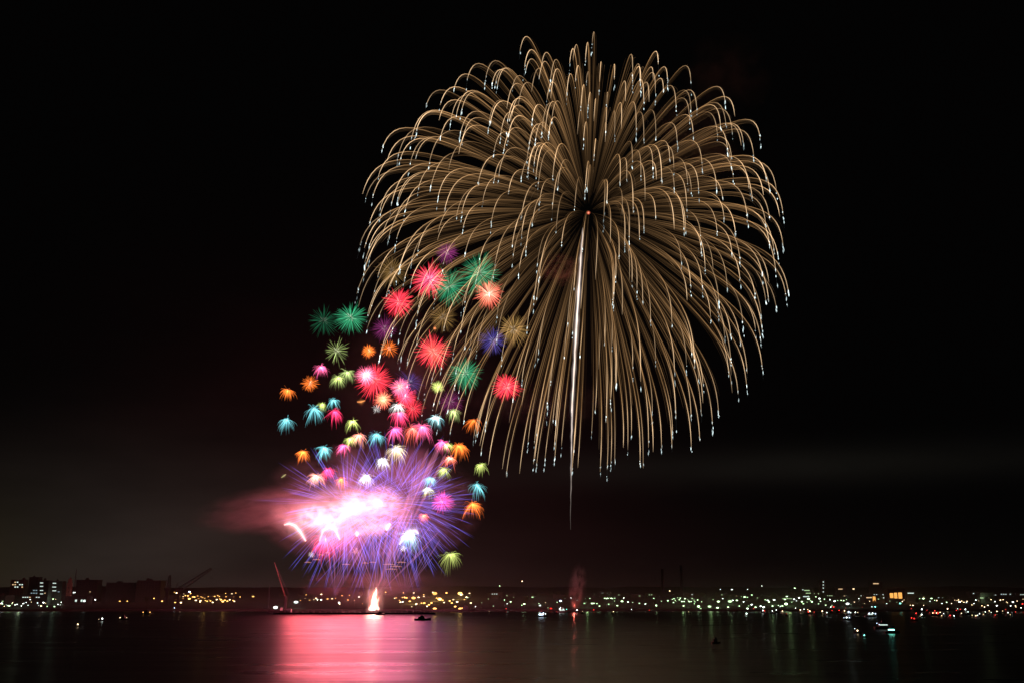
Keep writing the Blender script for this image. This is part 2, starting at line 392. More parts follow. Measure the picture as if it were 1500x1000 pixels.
# ------------------------------------------------------------------ the smaller bursts
CO = dict(red=(1.0, .045, .075), coral=(1.0, .16, .10), green=(.020, .20, .09), teal=(.02, .22, .10), orange=(1.0, .20, .03), olive=(.26, .34, .11), lime=(.50, .60, .15),
          cyan=(.15, .52, .58), pink=(1.0, .13, .32), crimson=(1.0, .04, .14), peach=(1.0, .42, .30), white=(.85, .85, .82), violet=(.125, .11, .62), hot=(1.0, .09, .45),
          plum=(.20, .025, .13), gold=(.26, .15, .045), indigo=(.06, .045, .22), yellow=(1., .75, .35))
def burst(px, py, r, col, style, label, n=None, b=1.0, Y=None, col2=None, group=None):
    Y = Y or FY + U(-30, 30)
    C = P(px, py, Y); k = mpp(C); R = r * k
    c1 = CO[col]; c2 = CO[col2] if col2 else c1
    root = empty('firework_burst', C, label, 'firework', group)
    mb = MB(); mb.v.append((0, 0, 0)); mb.c.append((0, 0, 0))
    n = n or int(40 + r * 2.6)
    if style == 'palm': n = int(n * 1.75) + 10; b *= .72
    elif style == 'ball': n = int(n * 2.0); b *= .85
    else: n = int(n * 1.75); b *= .75
    tilt = Vector((U(-1.1, 1.1), U(-.4, .4), U(-.1, 1))).normalized()
    for i in range(n):
        z = 1 - 2 * (i + .5) / n; a = i * 2.399963 + U(-.35, .35); z = max(-1, min(1, z + U(-.06, .06)))
        q = math.sqrt(1 - z * z); d = Vector((q * math.cos(a), q * math.sin(a), z))
        if style == 'palm':           # an umbrella of heavy stars bending over
            d = Vector((random.gauss(0, 1), random.gauss(0, 1), random.gauss(0, 1))).normalized()
            if d.z < -.85: continue
            d = (d + tilt * .35).normalized(); d.z *= .75 if d.z > 0 else 1.0
            L_ = R * U(.35, 1.1); drop = R * U(.25, 1.0)
            f = lambda t: d * (L_ * (1 - (1 - t) ** 1.5)) + Vector((0, 0, -drop * t ** 1.8 + R * .25))
            steps = (.02, .25, .5, .75, 1.0); wd = (.12, .28, .34, .30, .08); br = (.35, .9, 1.0, .85, .4)
        elif style == 'ray':          # long thin violet needles, dark inside
            L_ = R * U(.62, 1.06); drop = R * U(.0, .16)
            f = lambda t: d * (L_ * t) + Vector((0, 0, -drop * t * t))
            s0 = U(.25, .6)
            steps = (s0, s0 + .15 * (1 - s0), s0 + .5 * (1 - s0), s0 + .8 * (1 - s0), 1.0); wd = (.15, .4, .5, .46, .1); br = (.1, .7, 1.0, .9, .2)
        else:                         # a full ball
            L_ = R * U(.74, 1.06); drop = R * U(.02, .12)
            f = lambda t: d * (L_ * t) + Vector((0, 0, -drop * t * t))
            steps = (.12, .35, .6, .85, 1.0); wd = (.12, .26, .38, .34, .08); br = (.35, .8, 1.0, 1.0, .35)
        L_ *= 1 + .28 * noise.noise(d * 1.7 + Vector((px * .37, py * .21, 0)))
        bb = b * (U(.35, 1.6) if style == 'palm' else U(.5, 1.3)) * .55
        pts = [f(t) for t in steps]
        cols = [mul(mix(c2, c1, min(1, t * 1.3)), bb * x) for t, x in zip(steps, br)]
        mb.tube(pts, [w * k * 1.0 for w in wd], cols, 3, shared=0)
    mb.build('spray', SPARK, root, glow=True)
    if style == 'ball' and r > 9:          # the short pale rays of the inner ball
        hb = MB(); hb.v.append((0, 0, 0)); hb.c.append((0, 0, 0)); hc = mix(c2, (1, .9, .8), .35)
        for i in range(22):
            d = Vector((random.gauss(0, 1), random.gauss(0, 1), random.gauss(0, 1))).normalized() * R * U(.2, .42)
            hb.tube([d * .2, d * .7, d], [.2 * k, .5 * k, .1 * k], [mul(hc, .2 * b), mul(hc, .4 * b), mul(hc, .1 * b)], 3, shared=0)
        hb.build('inner_ball', SPARK, root, glow=True)
    elif style == 'palm':
        hb = MB(); hb.tube([Vector((0, 0, R * .05)), Vector((U(-1, 1) * k, 0, R * .3)), Vector((U(-1, 1) * k, 0, R * .5))], [.3 * k, .9 * k, .2 * k], [mul(c2, .1), mul(mix(c2, (1, .95, .85), .3), .3 * b), mul(c2, .1)], 5, caps=True)
        hb.build('breaking_charge', SPARK, root, glow=True)
    return root
BURSTS = [
 (629, 409, 29, 'red', 'ball', 'large red ball burst just under the dim purple one, at the top of the cluster', dict(col2='pink')),
 (584, 442, 25, 'red', 'ball', 'scarlet ball burst below a brown one, between the large red ball and the green ball', {}),
 (716, 430, 24, 'coral', 'ball', 'coral red ball burst with yellowish rays overlapping the big green burst', dict(col2='peach')),
 (634, 514, 28, 'red', 'ball', 'large red ball burst in the middle of the cluster beside the dark centred green burst', dict(col2='coral')),
 (742, 565, 24, 'red', 'ball', 'red ball burst standing alone under the golden trails, apart from the cluster', {}),
 (549, 556, 31, 'red', 'ball', 'large red ball burst behind a paler pink one low in the cluster', {}),
 (536, 549, 18, 'pink', 'ball', 'pale pink burst laid over the side of a large red ball', dict(col2='white')),
 (514, 465, 27, 'green', 'ball', 'bright green ball burst above the olive star, next to a faded green cloud', {}),
 (474, 470, 25, 'teal', 'ball', 'faded smoky dark green burst fading out beside the bright green ball', dict(b=.20, n=70)),
 (658, 419, 31, 'green', 'ball', 'green burst half hidden behind the large red ball at the top', dict(b=.8)),
 (703, 401, 35, 'green', 'ball', 'widest green burst, above and behind the coral red ball', dict(b=.8)),
 (682, 547, 28, 'green', 'ball', 'green ball burst with a dark middle and pale central rays', dict(n=110)),
 (655, 370, 19, 'plum', 'ball', 'dim purple burst glowing above the large red ball under the golden trails', dict(b=.55)),
 (574, 397, 26, 'gold', 'ball', 'dim brown gold burst above the scarlet ball', dict(b=.33)),
 (649, 465, 24, 'gold', 'ball', 'dim bronze burst fading above the middle red ball', dict(b=.33)),
 (752, 482, 27, 'gold', 'ball', 'amber brown burst fading among the falling golden trails', dict(b=.6)),
 (563, 481, 21, 'plum', 'ball', 'dim magenta burst between the bright green ball and the middle red ball', dict(b=.45)),
 (722, 498, 24, 'indigo', 'ball', 'dim indigo burst behind the golden trails above the lone red ball', dict(b=.6)),
 (600, 560, 24, 'indigo', 'ball', 'dim blue violet burst behind the low red bursts', dict(b=.4)),
 (660, 588, 22, 'plum', 'ball', 'dim violet brown burst under the dark centred green ball', dict(b=.35)),
 (540, 514, 12, 'orange', 'ball', 'small orange burst just below the dim magenta one, beside a larger orange star', dict(b=.8)),
 (570, 510, 15, 'orange', 'ball', 'spiky orange star burst between the small orange burst and the middle red ball', dict(b=.8, n=40)),
 (493, 514, 21, 'olive', 'ball', 'sparse olive green star with few long rays under the bright green ball', dict(n=34, b=.9)),
 (496, 557, 14, 'olive', 'palm', 'small olive burst lower of the touching olive pair', dict(col2='lime')),
 (508, 549, 15, 'olive', 'palm', 'olive burst upper of the touching olive pair next to the pale pink burst', {}),
 (469, 541, 13, 'pink', 'palm', 'small pink drooping burst touching an orange one below it', dict(col2='pink')),
 (454, 561, 14, 'orange', 'ball', 'orange burst under the small pink drooping one', dict(n=44)),
 (421, 575, 14, 'orange', 'palm', 'outermost orange burst above the outermost blue green plume', dict(n=50)),
 (421, 618, 15, 'cyan', 'palm', 'outermost blue green drooping plume standing alone under the outermost orange burst', dict(n=44)),
 (459, 603, 18, 'cyan', 'palm', 'largest blue green drooping plume beside a small lime tuft', dict(n=56)),
 (488, 589, 12, 'cyan', 'palm', 'small turquoise plume sitting on top of a crimson tuft', dict(n=36)),
 (473, 594, 9, 'lime', 'palm', 'small lime tuft between two blue green plumes', dict(b=.7)),
 (489, 607, 15, 'crimson', 'palm', 'crimson tuft below the small turquoise plume', {}),
 (517, 620, 12, 'lime', 'palm', 'lime green tuft standing over the orange and pink ones', {}),
 (586, 566, 17, 'pink', 'ball', 'pink burst joined to the side of the lowest large red ball', dict(col2='peach')),
 (594, 581, 19, 'red', 'ball', 'red burst with a pink middle in the column below the lowest large red ball', dict(col2='pink')),
 (561, 584, 16, 'coral', 'ball', 'pink and cream burst over a small white flash', dict(col2='yellow')),
 (552, 598, 8, 'white', 'ball', 'small white flash at the lower edge of the pink and cream burst', dict(b=.6, n=16)),
 (583, 598, 14, 'white', 'palm', 'white plume on top of a crimson one in the middle column', dict(b=.7)),
 (584, 609, 17, 'crimson', 'palm', 'crimson plume beneath the white one in the middle column', dict(col2='pink')),
 (605, 598, 18, 'red', 'ball', 'faint red burst hanging beside the middle column', dict(b=.5)),
 (641, 566, 11, 'lime', 'ball', 'pale lime star beside the dark centred green ball', dict(b=.8)),
 (663, 605, 13, 'olive', 'palm', 'olive plume alone between the pale blue plume and the orange one', {}),
 (695, 620, 17, 'orange', 'palm', 'orange palm burst crossed by a falling golden trail', dict(n=40, b=.8)),
 (638, 615, 15, 'cyan', 'palm', 'pale blue plume above the pink and orange burst', dict(col2='white')),
 (551, 641, 16, 'cyan', 'palm', 'grey blue plume between the lime tuft and the pink column', dict(b=.8)),
 (577, 633, 16, 'pink', 'palm', 'pink plume stacked over the cream one at the top of the violet fan', dict(col2='hot')),
 (603, 632, 18, 'coral', 'palm', 'orange pink plume beside the pale blue one', dict(b=.8)),
 (617, 630, 20, 'pink', 'palm', 'wide rosy plume overlapping an orange one above the violet fan', dict(col2='pink')),
 (445, 665, 13, 'orange', 'palm', 'orange tuft at the top outer edge of the violet fan, alone', {}),
 (474, 659, 14, 'cyan', 'palm', 'turquoise plume on the upper edge of the violet fan', {}),
 (504, 656, 13, 'pink', 'palm', 'pink tuft on the upper edge of the violet fan touching a yellow green one', dict(col2='hot')),
 (513, 646, 12, 'lime', 'palm', 'yellow green tuft squeezed between pink and peach tufts', {}),
 (527, 641, 14, 'peach', 'palm', 'peach coloured tuft below the lime green tuft', dict(col2='coral')),
 (579, 661, 19, 'yellow', 'palm', 'cream white plume glowing inside the top of the violet fan', dict(col2='white', b=.8)),
 (560, 677, 14, 'white', 'palm', 'pale grey white tuft inside the violet fan under the grey blue plume', {}),
 (537, 701, 14, 'white', 'palm', 'white tuft just above the white hot fire', {}),
 (464, 701, 16, 'peach', 'palm', 'salmon plume inside the violet fan overlapping a crimson one', {}),
 (479, 691, 14, 'crimson', 'palm', 'crimson plume behind the salmon one inside the violet fan', dict(b=.9)),
 (500, 704, 11, 'orange', 'palm', 'small orange tuft inside the violet fan beside the salmon plume', dict(b=.9)),
 (648, 651, 14, 'pink', 'palm', 'pink tuft next to the big orange tuft at the outer edge of the fan', dict(col2='hot')),
 (671, 657, 17, 'orange', 'palm', 'big orange tuft above a coral one at the outer edge of the fan', {}),
 (657, 654, 11, 'lime', 'palm', 'yellow green tuft laid over the big orange tuft', dict(b=.7)),
 (660, 674, 13, 'coral', 'palm', 'coral tuft under the big orange one', dict(col2='peach')),
 (651, 690, 12, 'lime', 'palm', 'pale lime tuft among the violet needles under the coral tuft', dict(b=.8)),
 (629, 704, 13, 'cyan', 'palm', 'pale blue tuft over a cream one inside the violet fan', dict(b=.8)),
 (627, 719, 12, 'lime', 'palm', 'cream green tuft hanging below a pale blue one', dict(b=.8, col2='white')),
 (648, 733, 19, 'hot', 'ball', 'big hot pink ball among the violet needles', dict(b=.8)),
 (621, 757, 10, 'coral', 'palm', 'small round orange tuft low in the violet fan', dict(col2='orange')),
 (705, 684, 13, 'lime', 'palm', 'lime palm tuft standing alone outside the violet fan', dict(n=40)),
 (698, 714, 16, 'cyan', 'palm', 'grey blue plume between the lone lime palm and the orange plume', dict(n=46)),
 (692, 743, 18, 'orange', 'palm', 'orange plume at the outer tips of the violet needles, below the grey blue one', {}),
 (659, 817, 19, 'lime', 'palm', 'lowest burst, a wide olive lime umbrella above the yellow harbour lamps', dict(n=60, b=.75)),
 (602, 787, 20, 'cyan', 'palm', 'white topped blue plume beside the white hot fire', dict(col2='white', b=1.1)),
 (591, 802, 6, 'white', 'ball', 'tiny round white flash below the white topped blue plume', dict(b=.8, n=16)),
 (456, 811, 6, 'white', 'ball', 'tiny white green flash at the lower outer edge of the pink smoke', dict(b=.6, n=12)),
 (521, 806, 7, 'peach', 'ball', 'tiny pale flash among the violet needles under the fire', dict(b=.6, n=12)),
 (477, 795, 26, 'crimson', 'palm', 'deep pink plume under the white hot fire', dict(col2='pink', b=.9)),
 (507, 742, 113, 'violet', 'ray', 'violet needle burst spreading over the dark town side of the fire', dict(n=200, b=.85)),
 (572, 738, 122, 'violet', 'ray', 'violet needle burst opening above and behind the white hot fire', dict(n=220, b=.8)),
 (603, 742, 92, 'violet', 'ray', 'violet needle burst spreading towards the golden willow side of the fire', dict(n=170, b=.8)),
 (545, 765, 96, 'violet', 'ray', 'violet needle burst with long rays falling towards the water', dict(n=110, b=.65)),
]
for i, (x, y, r, c, st, lab, kw) in enumerate(BURSTS):
    if 'Y' not in kw: kw = dict(kw, Y=FY + ((i * 37) % 61) - 30 + (25 if kw.get('b', 1) < .5 else 0))
    burst(x, y, r, c, st, lab, **kw)

# slanting fans of light shot up from the barge, and thick rosy comets
def beam_fan(bx, by, targets, col, w, b, label, Y, name='firework_mine'):
    C = P(bx, by, Y); k = mpp(C); mb = MB(); mb.v.append((0, 0, 0)); mb.c.append((0, 0, 0))
    for (tx, ty) in targets:
        E = P(tx, ty, Y + U(-25, 25)) - C; steps = (.04, .25, .5, .75, .95, 1.0); br = (.15, .35, .6, .9, .8, .1); bb = b * U(.6, 1.2)
        side = Vector((U(-2, 2) * k, 0, 0)); ww = w * U(.7, 1.3)
        mb.tube([E * t + side * (t * (1 - t) * 4) for t in steps], [ww * k * q for q in (.3, .6, .8, 1, .9, .2)], [mul(col, bb * q) for q in br], 4, shared=0)
    tag(mb.build(name, SPARK, None, glow=True, loc=C), label, 'firework')
beam_fan(491, 874, [(455 + i * 5.2 + U(-3, 3), 770 + U(-16, 22)) for i in range(18)], (.50, .20, .42), 1.1, .17, 'fan of thin mauve streaks rising from the barge under the pink plume', FY - 8)
beam_fan(553, 872, [(505 + i * 6.5 + U(-4, 4), 745 + U(-30, 60)) for i in range(22)], (.60, .24, .46), 1.1, .16, 'fan of mauve streaks rising straight behind the flame fountain', FY - 4)
beam_fan(553, 860, [(600, 720), (612, 700), (622, 688), (634, 668), (628, 655), (642, 650), (615, 675), (650, 640), (590, 742), (607, 745), (655, 660)], (.62, .20, .34), 2.6, .19, 'broad rosy comet streaks slanting up through the violet fan', FY - 10)
beam_fan(592, 872, [(575 + i * 9 + U(-4, 4), 790 + U(-10, 26)) for i in range(9)], (.46, .20, .46), 1.0, .14, 'sparse fan of thin violet streaks beside the flame fountain', FY)
def comet(pxs, ws, col, b, label, Y, group=None):
    C = P(pxs[0][0], pxs[0][1], Y); k = mpp(C); mb = MB()
    pts = []; rad = []
    for i in range(len(pxs) - 1):
        for j in range(3):
            t = j / 3; pts.append(P(pxs[i][0] * (1 - t) + pxs[i + 1][0] * t, pxs[i][1] * (1 - t) + pxs[i + 1][1] * t, Y) - C); rad.append(ws[i] * (1 - t) + ws[i + 1] * t)
    pts.append(P(*pxs[-1], Y) - C); rad.append(ws[-1])
    for f, bb in ((.25, .2), (.5, .16), (.75, .14), (1.0, .12), (1.35, .09), (1.8, .06), (2.4, .04), (3.1, .024), (4.0, .014), (5.2, .008)):
        mb.tube(pts, [r * k * f for r in rad], [mul(col, b * bb)] * len(pts), 8, caps=True)
    tag(mb.build('comet', SPARK, None, glow=True, smooth=True, loc=C), label, 'firework comet', group)
comet([(416, 768), (424, 766), (432, 769), (440, 778), (448, 792)], [.8, 2.2, 3.2, 3.2, 1.0], (1.0, .52, .50), 1.2, 'white crescent comet with a pink halo at the outer edge of the fire', FY - 30)
comet([(468, 792), (473, 777), (483, 770), (491, 775), (498, 790)], [.6, 2.4, 4.2, 3.2, .8], (1.0, .66, .70), .7, 'white arching comet right under the white hot fire', FY - 32)
comet([(585, 797), (592, 785), (600, 778), (609, 777), (613, 781)], [.6, 1.8, 3.2, 2.8, .8], (.95, .75, .85), 1.0, 'white crescent comet crowning the blue plume', FY - 30)
comet([(572, 766), (568, 770), (566, 776)], [1.0, 3.4, 1.2], (.95, .80, .88), 1.0, 'small white comet spark under the far end of the fire', FY - 30)
comet([(522, 778), (523, 781), (523, 785)], [.8, 2.6, .8], (1.0, .7, .75), 1.0, 'small white comet spark below the middle of the fire', FY - 30)
comet([(412, 699), (416, 696), (419, 694)], [.3, .8, .3], (.5, .5, .2), .7, 'short greenish dash spark outside the violet fan', FY)
comet([(523, 588), (529, 588), (535, 586)], [.4, 1.5, .3], (1., .35, .1), .8, 'tiny orange spark under the lowest large red ball', FY)
comet([(635, 481), (637, 481), (639, 481)], [.7, 1.6, .7], (1., .30, .1), .8, 'tiny orange spark above the middle red ball', FY)
for x, y, w in ((451, 823, 5), (464, 819, 6), (507, 826, 6), (535, 824, 5), (546, 823, 5), (570, 826, 9), (580, 829, 9), (573, 833, 8), (588, 823, 7), (480, 809, 4), (470, 812, 5)):
    comet([(x - w, y), (x, y - .5), (x + w, y + .3)], [.2, .6, .2], (1., .42, .25), .35, 'tiny horizontal orange dash of burning debris below the violet fan', FY - 12, 'dashes of burning debris')

# fire fountain on the barge
def fountain():
    C = P(548, 893, FY - 14); k = mpp(C)
    mb = MB()
    prof = [(0, 3.5), (4, 6), (9, 7.5), (14, 7.2), (19, 5.5), (24, 3.2), (29, 1.2), (33, .3)]
    for f, bb, col in ((.35, .6, (1, .9, .8)), (.6, .4, (1, .75, .6)), (.85, .22, (1, .5, .36)), (1.15, .12, (1, .25, .16)), (1.5, .05, (1, .16, .08))):
        mb.tube([Vector(((z * .10 - 1.5) * k + U(-1.2, 1.2) * k, 0, z * k)) for z, _ in prof], [w * k * f * 1.0 * U(.6, 1.25) for _, w in prof], [mul(col, bb)] * len(prof), 10, caps=True)
    for i in range(16):
        x = U(-8, 7) * k; hh = U(5, 24) * k * (1 - abs(x / k) / 14); lean = U(-2, 5) * k
        for f, bb in ((.5, .35), (1.0, .2), (1.6, .07)):
            mb.tube([Vector((x, 0, 0)), Vector((x * .9 + lean * .3, 0, hh * .35)), Vector((x * .7 + lean, 0, hh * .7)), Vector((x * .6 + lean * 1.5, 0, hh))], [1.2 * k * f, 2.0 * k * f, 1.3 * k * f, .1 * k], [(bb, bb * .62, bb * .5)] * 4, 7)
    for i in range(26):
        a = U(0, 6.28); t = U(.03, .22)
        d = Vector((math.cos(a) * t, math.sin(a) * t, 1)).normalized(); l = U(18, 40) * k
        mb.tube([Vector((0, 0, 2 * k)), d * l * .5, d * l + Vector((d.x * 4 * k, 0, -2 * k))], [.5 * k, .6 * k, .1 * k], [(.4, .2, .12), (.4, .16, .1), (.1, .03, .02)], 4)
    tag(mb.build('flame_fountain', SPARK, None, glow=True, smooth=True, loc=C), 'white hot flame fountain standing on the water line at the barge', 'flame')
fountain()

# ------------------------------------------------------------------ smoke and fire clouds
def cloud(name, px, py, rx, ry, depth, Y, m, label, cat, rot=0.0):
    C = P(px, py, Y); k = mpp(C)
    mb = MB(); mb.ball((0, 0, 0), 1.0, None, 24, 14)
    o = mb.build(name, m, None, smooth=True, loc=C); o.scale = (rx * k, depth * k, ry * k); o.rotation_euler = (0, math.radians(rot), 0)
    return tag(o, label, cat, kind='stuff')
PINKFIRE = (1.0, .41, .44)
# white hot burning clouds of sparks: they give off their own light
def fire(px, py, rx, ry, off, k_, lo=.34, hi=.62, col=PINKFIRE, rot=0, Yo=0):
    cloud('fire_glow_cloud', px, py, rx, ry, (rx + ry) / 2, FY + Yo, volume_mat('burning_glow_cloud', 1.0, 2.5, lo, hi, emit=col, ek=k_, fade=1.3, off=off, step=.6), 'white hot burning cloud of sparks and halo glow in the middle of the show', 'fire', rot)
fire(510, 753, 104, 50, 0.0, .024, rot=-8)
fire(482, 755, 38, 26, 2.7, .085, lo=.42, hi=.60)
fire(520, 742, 42, 30, 5.1, .085, lo=.42, hi=.60)
fire(458, 757, 30, 24, 41.3, .11, lo=.42, hi=.60)
fire(558, 737, 38, 30, 8.3, .075, lo=.42, hi=.60)
fire(545, 772, 44, 18, 11.9, .055, lo=.42, hi=.60)
fire(497, 788, 50, 36, 15.5, .022, col=(1.0, .13, .26))
fire(600, 700, 70, 60, 19.5, .006, lo=.3, hi=.7, col=(1.0, .22, .42), rot=-35)
fire(432, 762, 46, 30, 25.5, .020, col=(1.0, .28, .32), rot=25)
fire(548, 878, 17, 28, 31.5, .075, lo=.40, hi=.66, col=(1.0, .40, .34), Yo=-14)  # glowing volume shaped as the pink halo around the fountain flame
# smoke lit by the fireworks
SM = (.86, .84, .84)
cloud('smoke', 540, 740, 175, 95, 110, FY + 20, volume_mat('lit_smoke', .0060, 3.0, .38, .68, scatter=SM, fade=.8, off=1.3, step=.8), 'pink lit smoke wrapped around the burning clouds', 'smoke')
cloud('smoke', 400, 746, 125, 38, 44, FY + 25, volume_mat('drifting_smoke', .034, 2.8, .32, .74, scatter=SM, fade=1.7, off=4.4, step=.8), 'tongue of rosy smoke drifting away from the fire over the dark town', 'smoke', -6)
cloud('smoke', 600, 560, 150, 130, 100, FY + 40, volume_mat('thin_smoke', .0012, 2.0, .35, .75, scatter=SM, fade=1.0, off=7.7, step=1.0), 'thin dark red smoke hanging behind the coloured bursts', 'smoke')
cloud('smoke', 560, 860, 130, 34, 50, FY + 6, volume_mat('low_smoke', .0042, 2.2, .32, .7, scatter=SM, fade=1.0, off=9.2, step=.8), 'reddish smoke lying low over the barge', 'smoke')
cloud('smoke', 800, 590, 110, 40, 60, FY + 60, volume_mat('red_wisp', .0022, 2.2, .36, .75, scatter=SM, fade=1.0, off=12.2, step=1.0), 'faint red wisp of smoke behind the falling golden trails', 'smoke')
cloud('smoke', 820, 395, 34, 26, 30, WY, volume_mat('core_wisp', .012, 2.2, .36, .7, scatter=(.9, .45, .4), fade=1.0, off=3.2, step=1.0), 'small reddish puff of smoke beside the rising white streak', 'smoke')
cloud('smoke', 1020, 205, 95, 60, 60, WY + 40, volume_mat('brown_wisp', .0050, 1.8, .36, .7, scatter=(.8, .6, .5), fade=1.0, off=22.2, step=1.0), 'brown smoke wisp behind the upper side of the golden willow', 'smoke', 30)
cloud('smoke', 1065, 110, 70, 70, 60, WY + 60, volume_mat('high_wisp', .0055, 1.8, .40, .7, scatter=(.8, .55, .5), fade=1.2, off=32.2, step=1.0), 'faint brown smoke drifting off above the golden willow', 'smoke', 60)
lamp('launch_smoke_light', P(841, 886, FY + 60), 6e3, (1.0, .16, .12), 1.0)  # lamp added under the smoke column to light it red
cloud('smoke', 846, 858, 16, 38, 12, FY + 60, volume_mat('launch_smoke', .20, 2.6, .44, .64, scatter=SM, fade=2.4, off=5.2, step=.6), 'small column of red lit smoke above the launching place', 'smoke', 8)

# ------------------------------------------------------------------ the town on the far shore
LAMPC = dict(green=(.62, 1.0, .50), white=(.85, 1.0, .92), warm=(1.0, .74, .40), amber=(1.0, .50, .12), blue=(.62, .78, 1.0), red=(1.0, .04, .03), teal=(.2, .9, .7))
def lampmat(c, col, k):
    m = glowmat(c + '_lamp_light', col, k); t = m.node_tree; e = [n for n in t.nodes if n.type == 'EMISSION'][0]
    oi = N(t, 'ShaderNodeObjectInfo'); t.links.new(math_node(t, 'MULTIPLY', math_node(t, 'MULTIPLY_ADD', oi.outputs['Random'], 1.8, .3), k), e.inputs['Strength'])   # some lamps burn brighter
    return m
LM = {c: lampmat(c, v, dict(amber=3.4, warm=4.5, red=3.0, green=3.2).get(c, 5.5)) for c, v in LAMPC.items()}
def ring(n, r, z, ph=0): return [(r * math.cos(ph + 6.2832 * i / n), r * math.sin(ph + 6.2832 * i / n), z) for i in range(n)]
def lamp_meshes(c):
    """pole with a foot, an arm, a hood, and the glowing globe under it (unit: 8 m pole)"""
    mb = MB(); mb.box(0, 0, 0, .7, .7, .5); mb.bar((0, 0, .4), (0, 0, 7.6), .13, .08); mb.bar((0, 0, 7.4), (0, -.9, 7.95), .07)
    hood = MB(); hood.box(0, -1.1, 7.95, .9, 1.1, .22, .6)
    g = MB(); g.ball((0, -1.1, 7.55), .5, None, 8, 6, .75)
    return mb.mesh('pole', STEEL), hood.mesh('hood', STEEL), g.mesh('globe', LM[c])
PROTO = {}
def depth_for(px, py, lift=7.5):
    """how far back the ground must be for a lamp on an 8 m pole to show at that height in the photograph"""
    lo, hi = SHORE + 8, 3050.0
    def err(Y):
        p = P(px, py, Y); return p.z - (ground(p.x, Y) + lift)
    if err(lo) < 0: return lo, err(lo)      # below even the quay lamps: shorter pole
    if err(hi) > 0: return hi, err(hi)
    for _ in range(30):
        m = (lo + hi) / 2
        if err(m) > 0: lo = m
        else: hi = m
    return lo, 0.0
CNT = 0
def street_lamp(px, py, c='green', size=1.0, label=None, group=None, Y=None):
    if Y is None: Y, e = depth_for(px, py)
    p = P(px, py, Y); g = ground(p.x, Y); h = max(1.6, p.z - g)
    if c not in PROTO:
        pole, hood, globe = lamp_meshes(c)
        e = empty('street_lamp', (p.x, Y, g), label, 'street lamp', group)
        link('pole', pole, e); link('hood', hood, e); link('globe', globe, e)
        PROTO[c] = e; o = e
    else: o = copy_tree(PROTO[c], (p.x, Y, g), label, group)
    zz = h / 7.55; o.scale = (1, 1, zz)
    w = size * (.84 if size < 2.4 else 1.0) * U(.85, 1.1) * mpp(p) * .74 / .5          # glowing head about as wide as it shows
    for ch in children(o) if o is PROTO[c] else [x for x in o_children(o)]:
        if ch.name.startswith('globe'):
            ch.scale = (w * U(1.0, 1.7 if size < 2 else 1.3), w, w * .85 / zz); ch.location = (0, 1.1 * w - 1.1, 7.55 - 7.55 * w * .9 / zz)
    return o
def o_children(o): return list(o.children)

# ---- buildings
WIN = {c: glowmat(c + '_window_light', v, k) for c, v, k in (('white', (.75, .95, .85), 1.1), ('warm', (1.0, .66, .34), .9), ('orange', (1.0, .45, .10), 1.3), ('bluish', (.5, .7, .8), .5), ('green', (.6, .9, .45), .8))}
DARKGLASS = solid('dark_glass', (.03, .03, .035), .3)
def building(px0, px1, ytop, Y, label, wall=CONCRETE, lit=(), roofbits=1, group=None, bottom=None, name='building', cat='building'):
    """lit: (px, py, w px, h px, colour) of each window or lit gallery on the side towards the water"""
    a = P(px0, ytop, Y); b = P(px1, ytop, Y); cx = (a.x + b.x) / 2; w = b.x - a.x; g = ground(cx, Y + 4) - .5
    h = a.z - g; d = max(12.0, min(w * .6, 30))
    root = empty(name, (cx, Y, g), label, cat, group)
    mb = MB(); mb.box(0, d / 2, 0, w, d, h); mb.build('wall', wall, root)
    rf = MB(); rf.box(0, d / 2, h + .01, w + .8, d + .8, .6)
    rfo = rf.build('roof', ROOF, root)
    for q in range(roofbits):
        m = MB(); m.box(U(-.3, .3) * w, d * U(.3, .7), h + .62, w * U(.08, .18), d * .25, U(1.8, 3.2)); m.build('roof_house', wall, rfo)
    # dark window rows
    k = mpp(P(px0, ytop, Y)); fl = max(1, int(h / 3.4)); n = max(2, int(w / 4.2))
    if w > 10:
        m = MB()
        for f in range(min(fl, 12)):
            for i in range(min(n, 22)):
                m.box(-w / 2 + w * (i + .5) / min(n, 22), -.03, 1.1 + f * 3.4, w / min(n, 22) * .5, .10, 1.5) if 1.1 + f * 3.4 + 1.6 < h else None
        if m.v: m.build('window', DARKGLASS, root)['kind'] = 'stuff'
    for (wx, wy, ww, wh, c) in lit:
        p = P(wx, wy, Y); m = MB(); m.box(0, 0, -wh * k / 2, ww * k, .3, wh * k)
        fr = m.build('lit_window', WIN[c], root, loc=(p.x - cx, -.22, p.z - g))
    return root
def rows(x0, x1, ys, w, h, c, step, p=.8):
    return [(x + w / 2, y, w, h, random.choice(c) if isinstance(c, tuple) else c) for y in ys for x in [x0 + i * step for i in range(int((x1 - x0) / step))] if random.random() < p]
building(-40, 8, 872, 1330, 'low wide block with warm lights at the very edge of the town', lit=rows(-8, 8, (880, 884), 2.2, 1.6, ('warm', 'green'), 3.6))
building(16, 36, 849, 1500, 'apartment block with amber lit windows next to the blue lit office towers', BRICK, rows(18, 35, (852, 855.5, 859), 2.0, 1.4, ('warm', 'warm', 'white'), 3.4, .75))
building(43, 57, 845, 1540, 'dark tower with a flat top between the amber and the white lit blocks', DARKWALL, rows(45, 56, (864, 868), 2.4, 1.2, 'bluish', 3.6, .7))
building(58, 72, 850, 1480, 'narrow tower with stacked white window bands', DARKWALL, [(61, y, 4.5, 1.0, 'white') for y in (853, 858, 864, 869)] + [(66, 848 + 20, 2, 1, 'warm')])
building(74, 92, 851, 1500, 'office block with bright white window bands near the pink tower', DARKWALL, [(79.5, y, 5.5, 1.0, 'white') for y in (853.5, 859, 864.5)] + [(86, 866, 3, .8, 'bluish')])
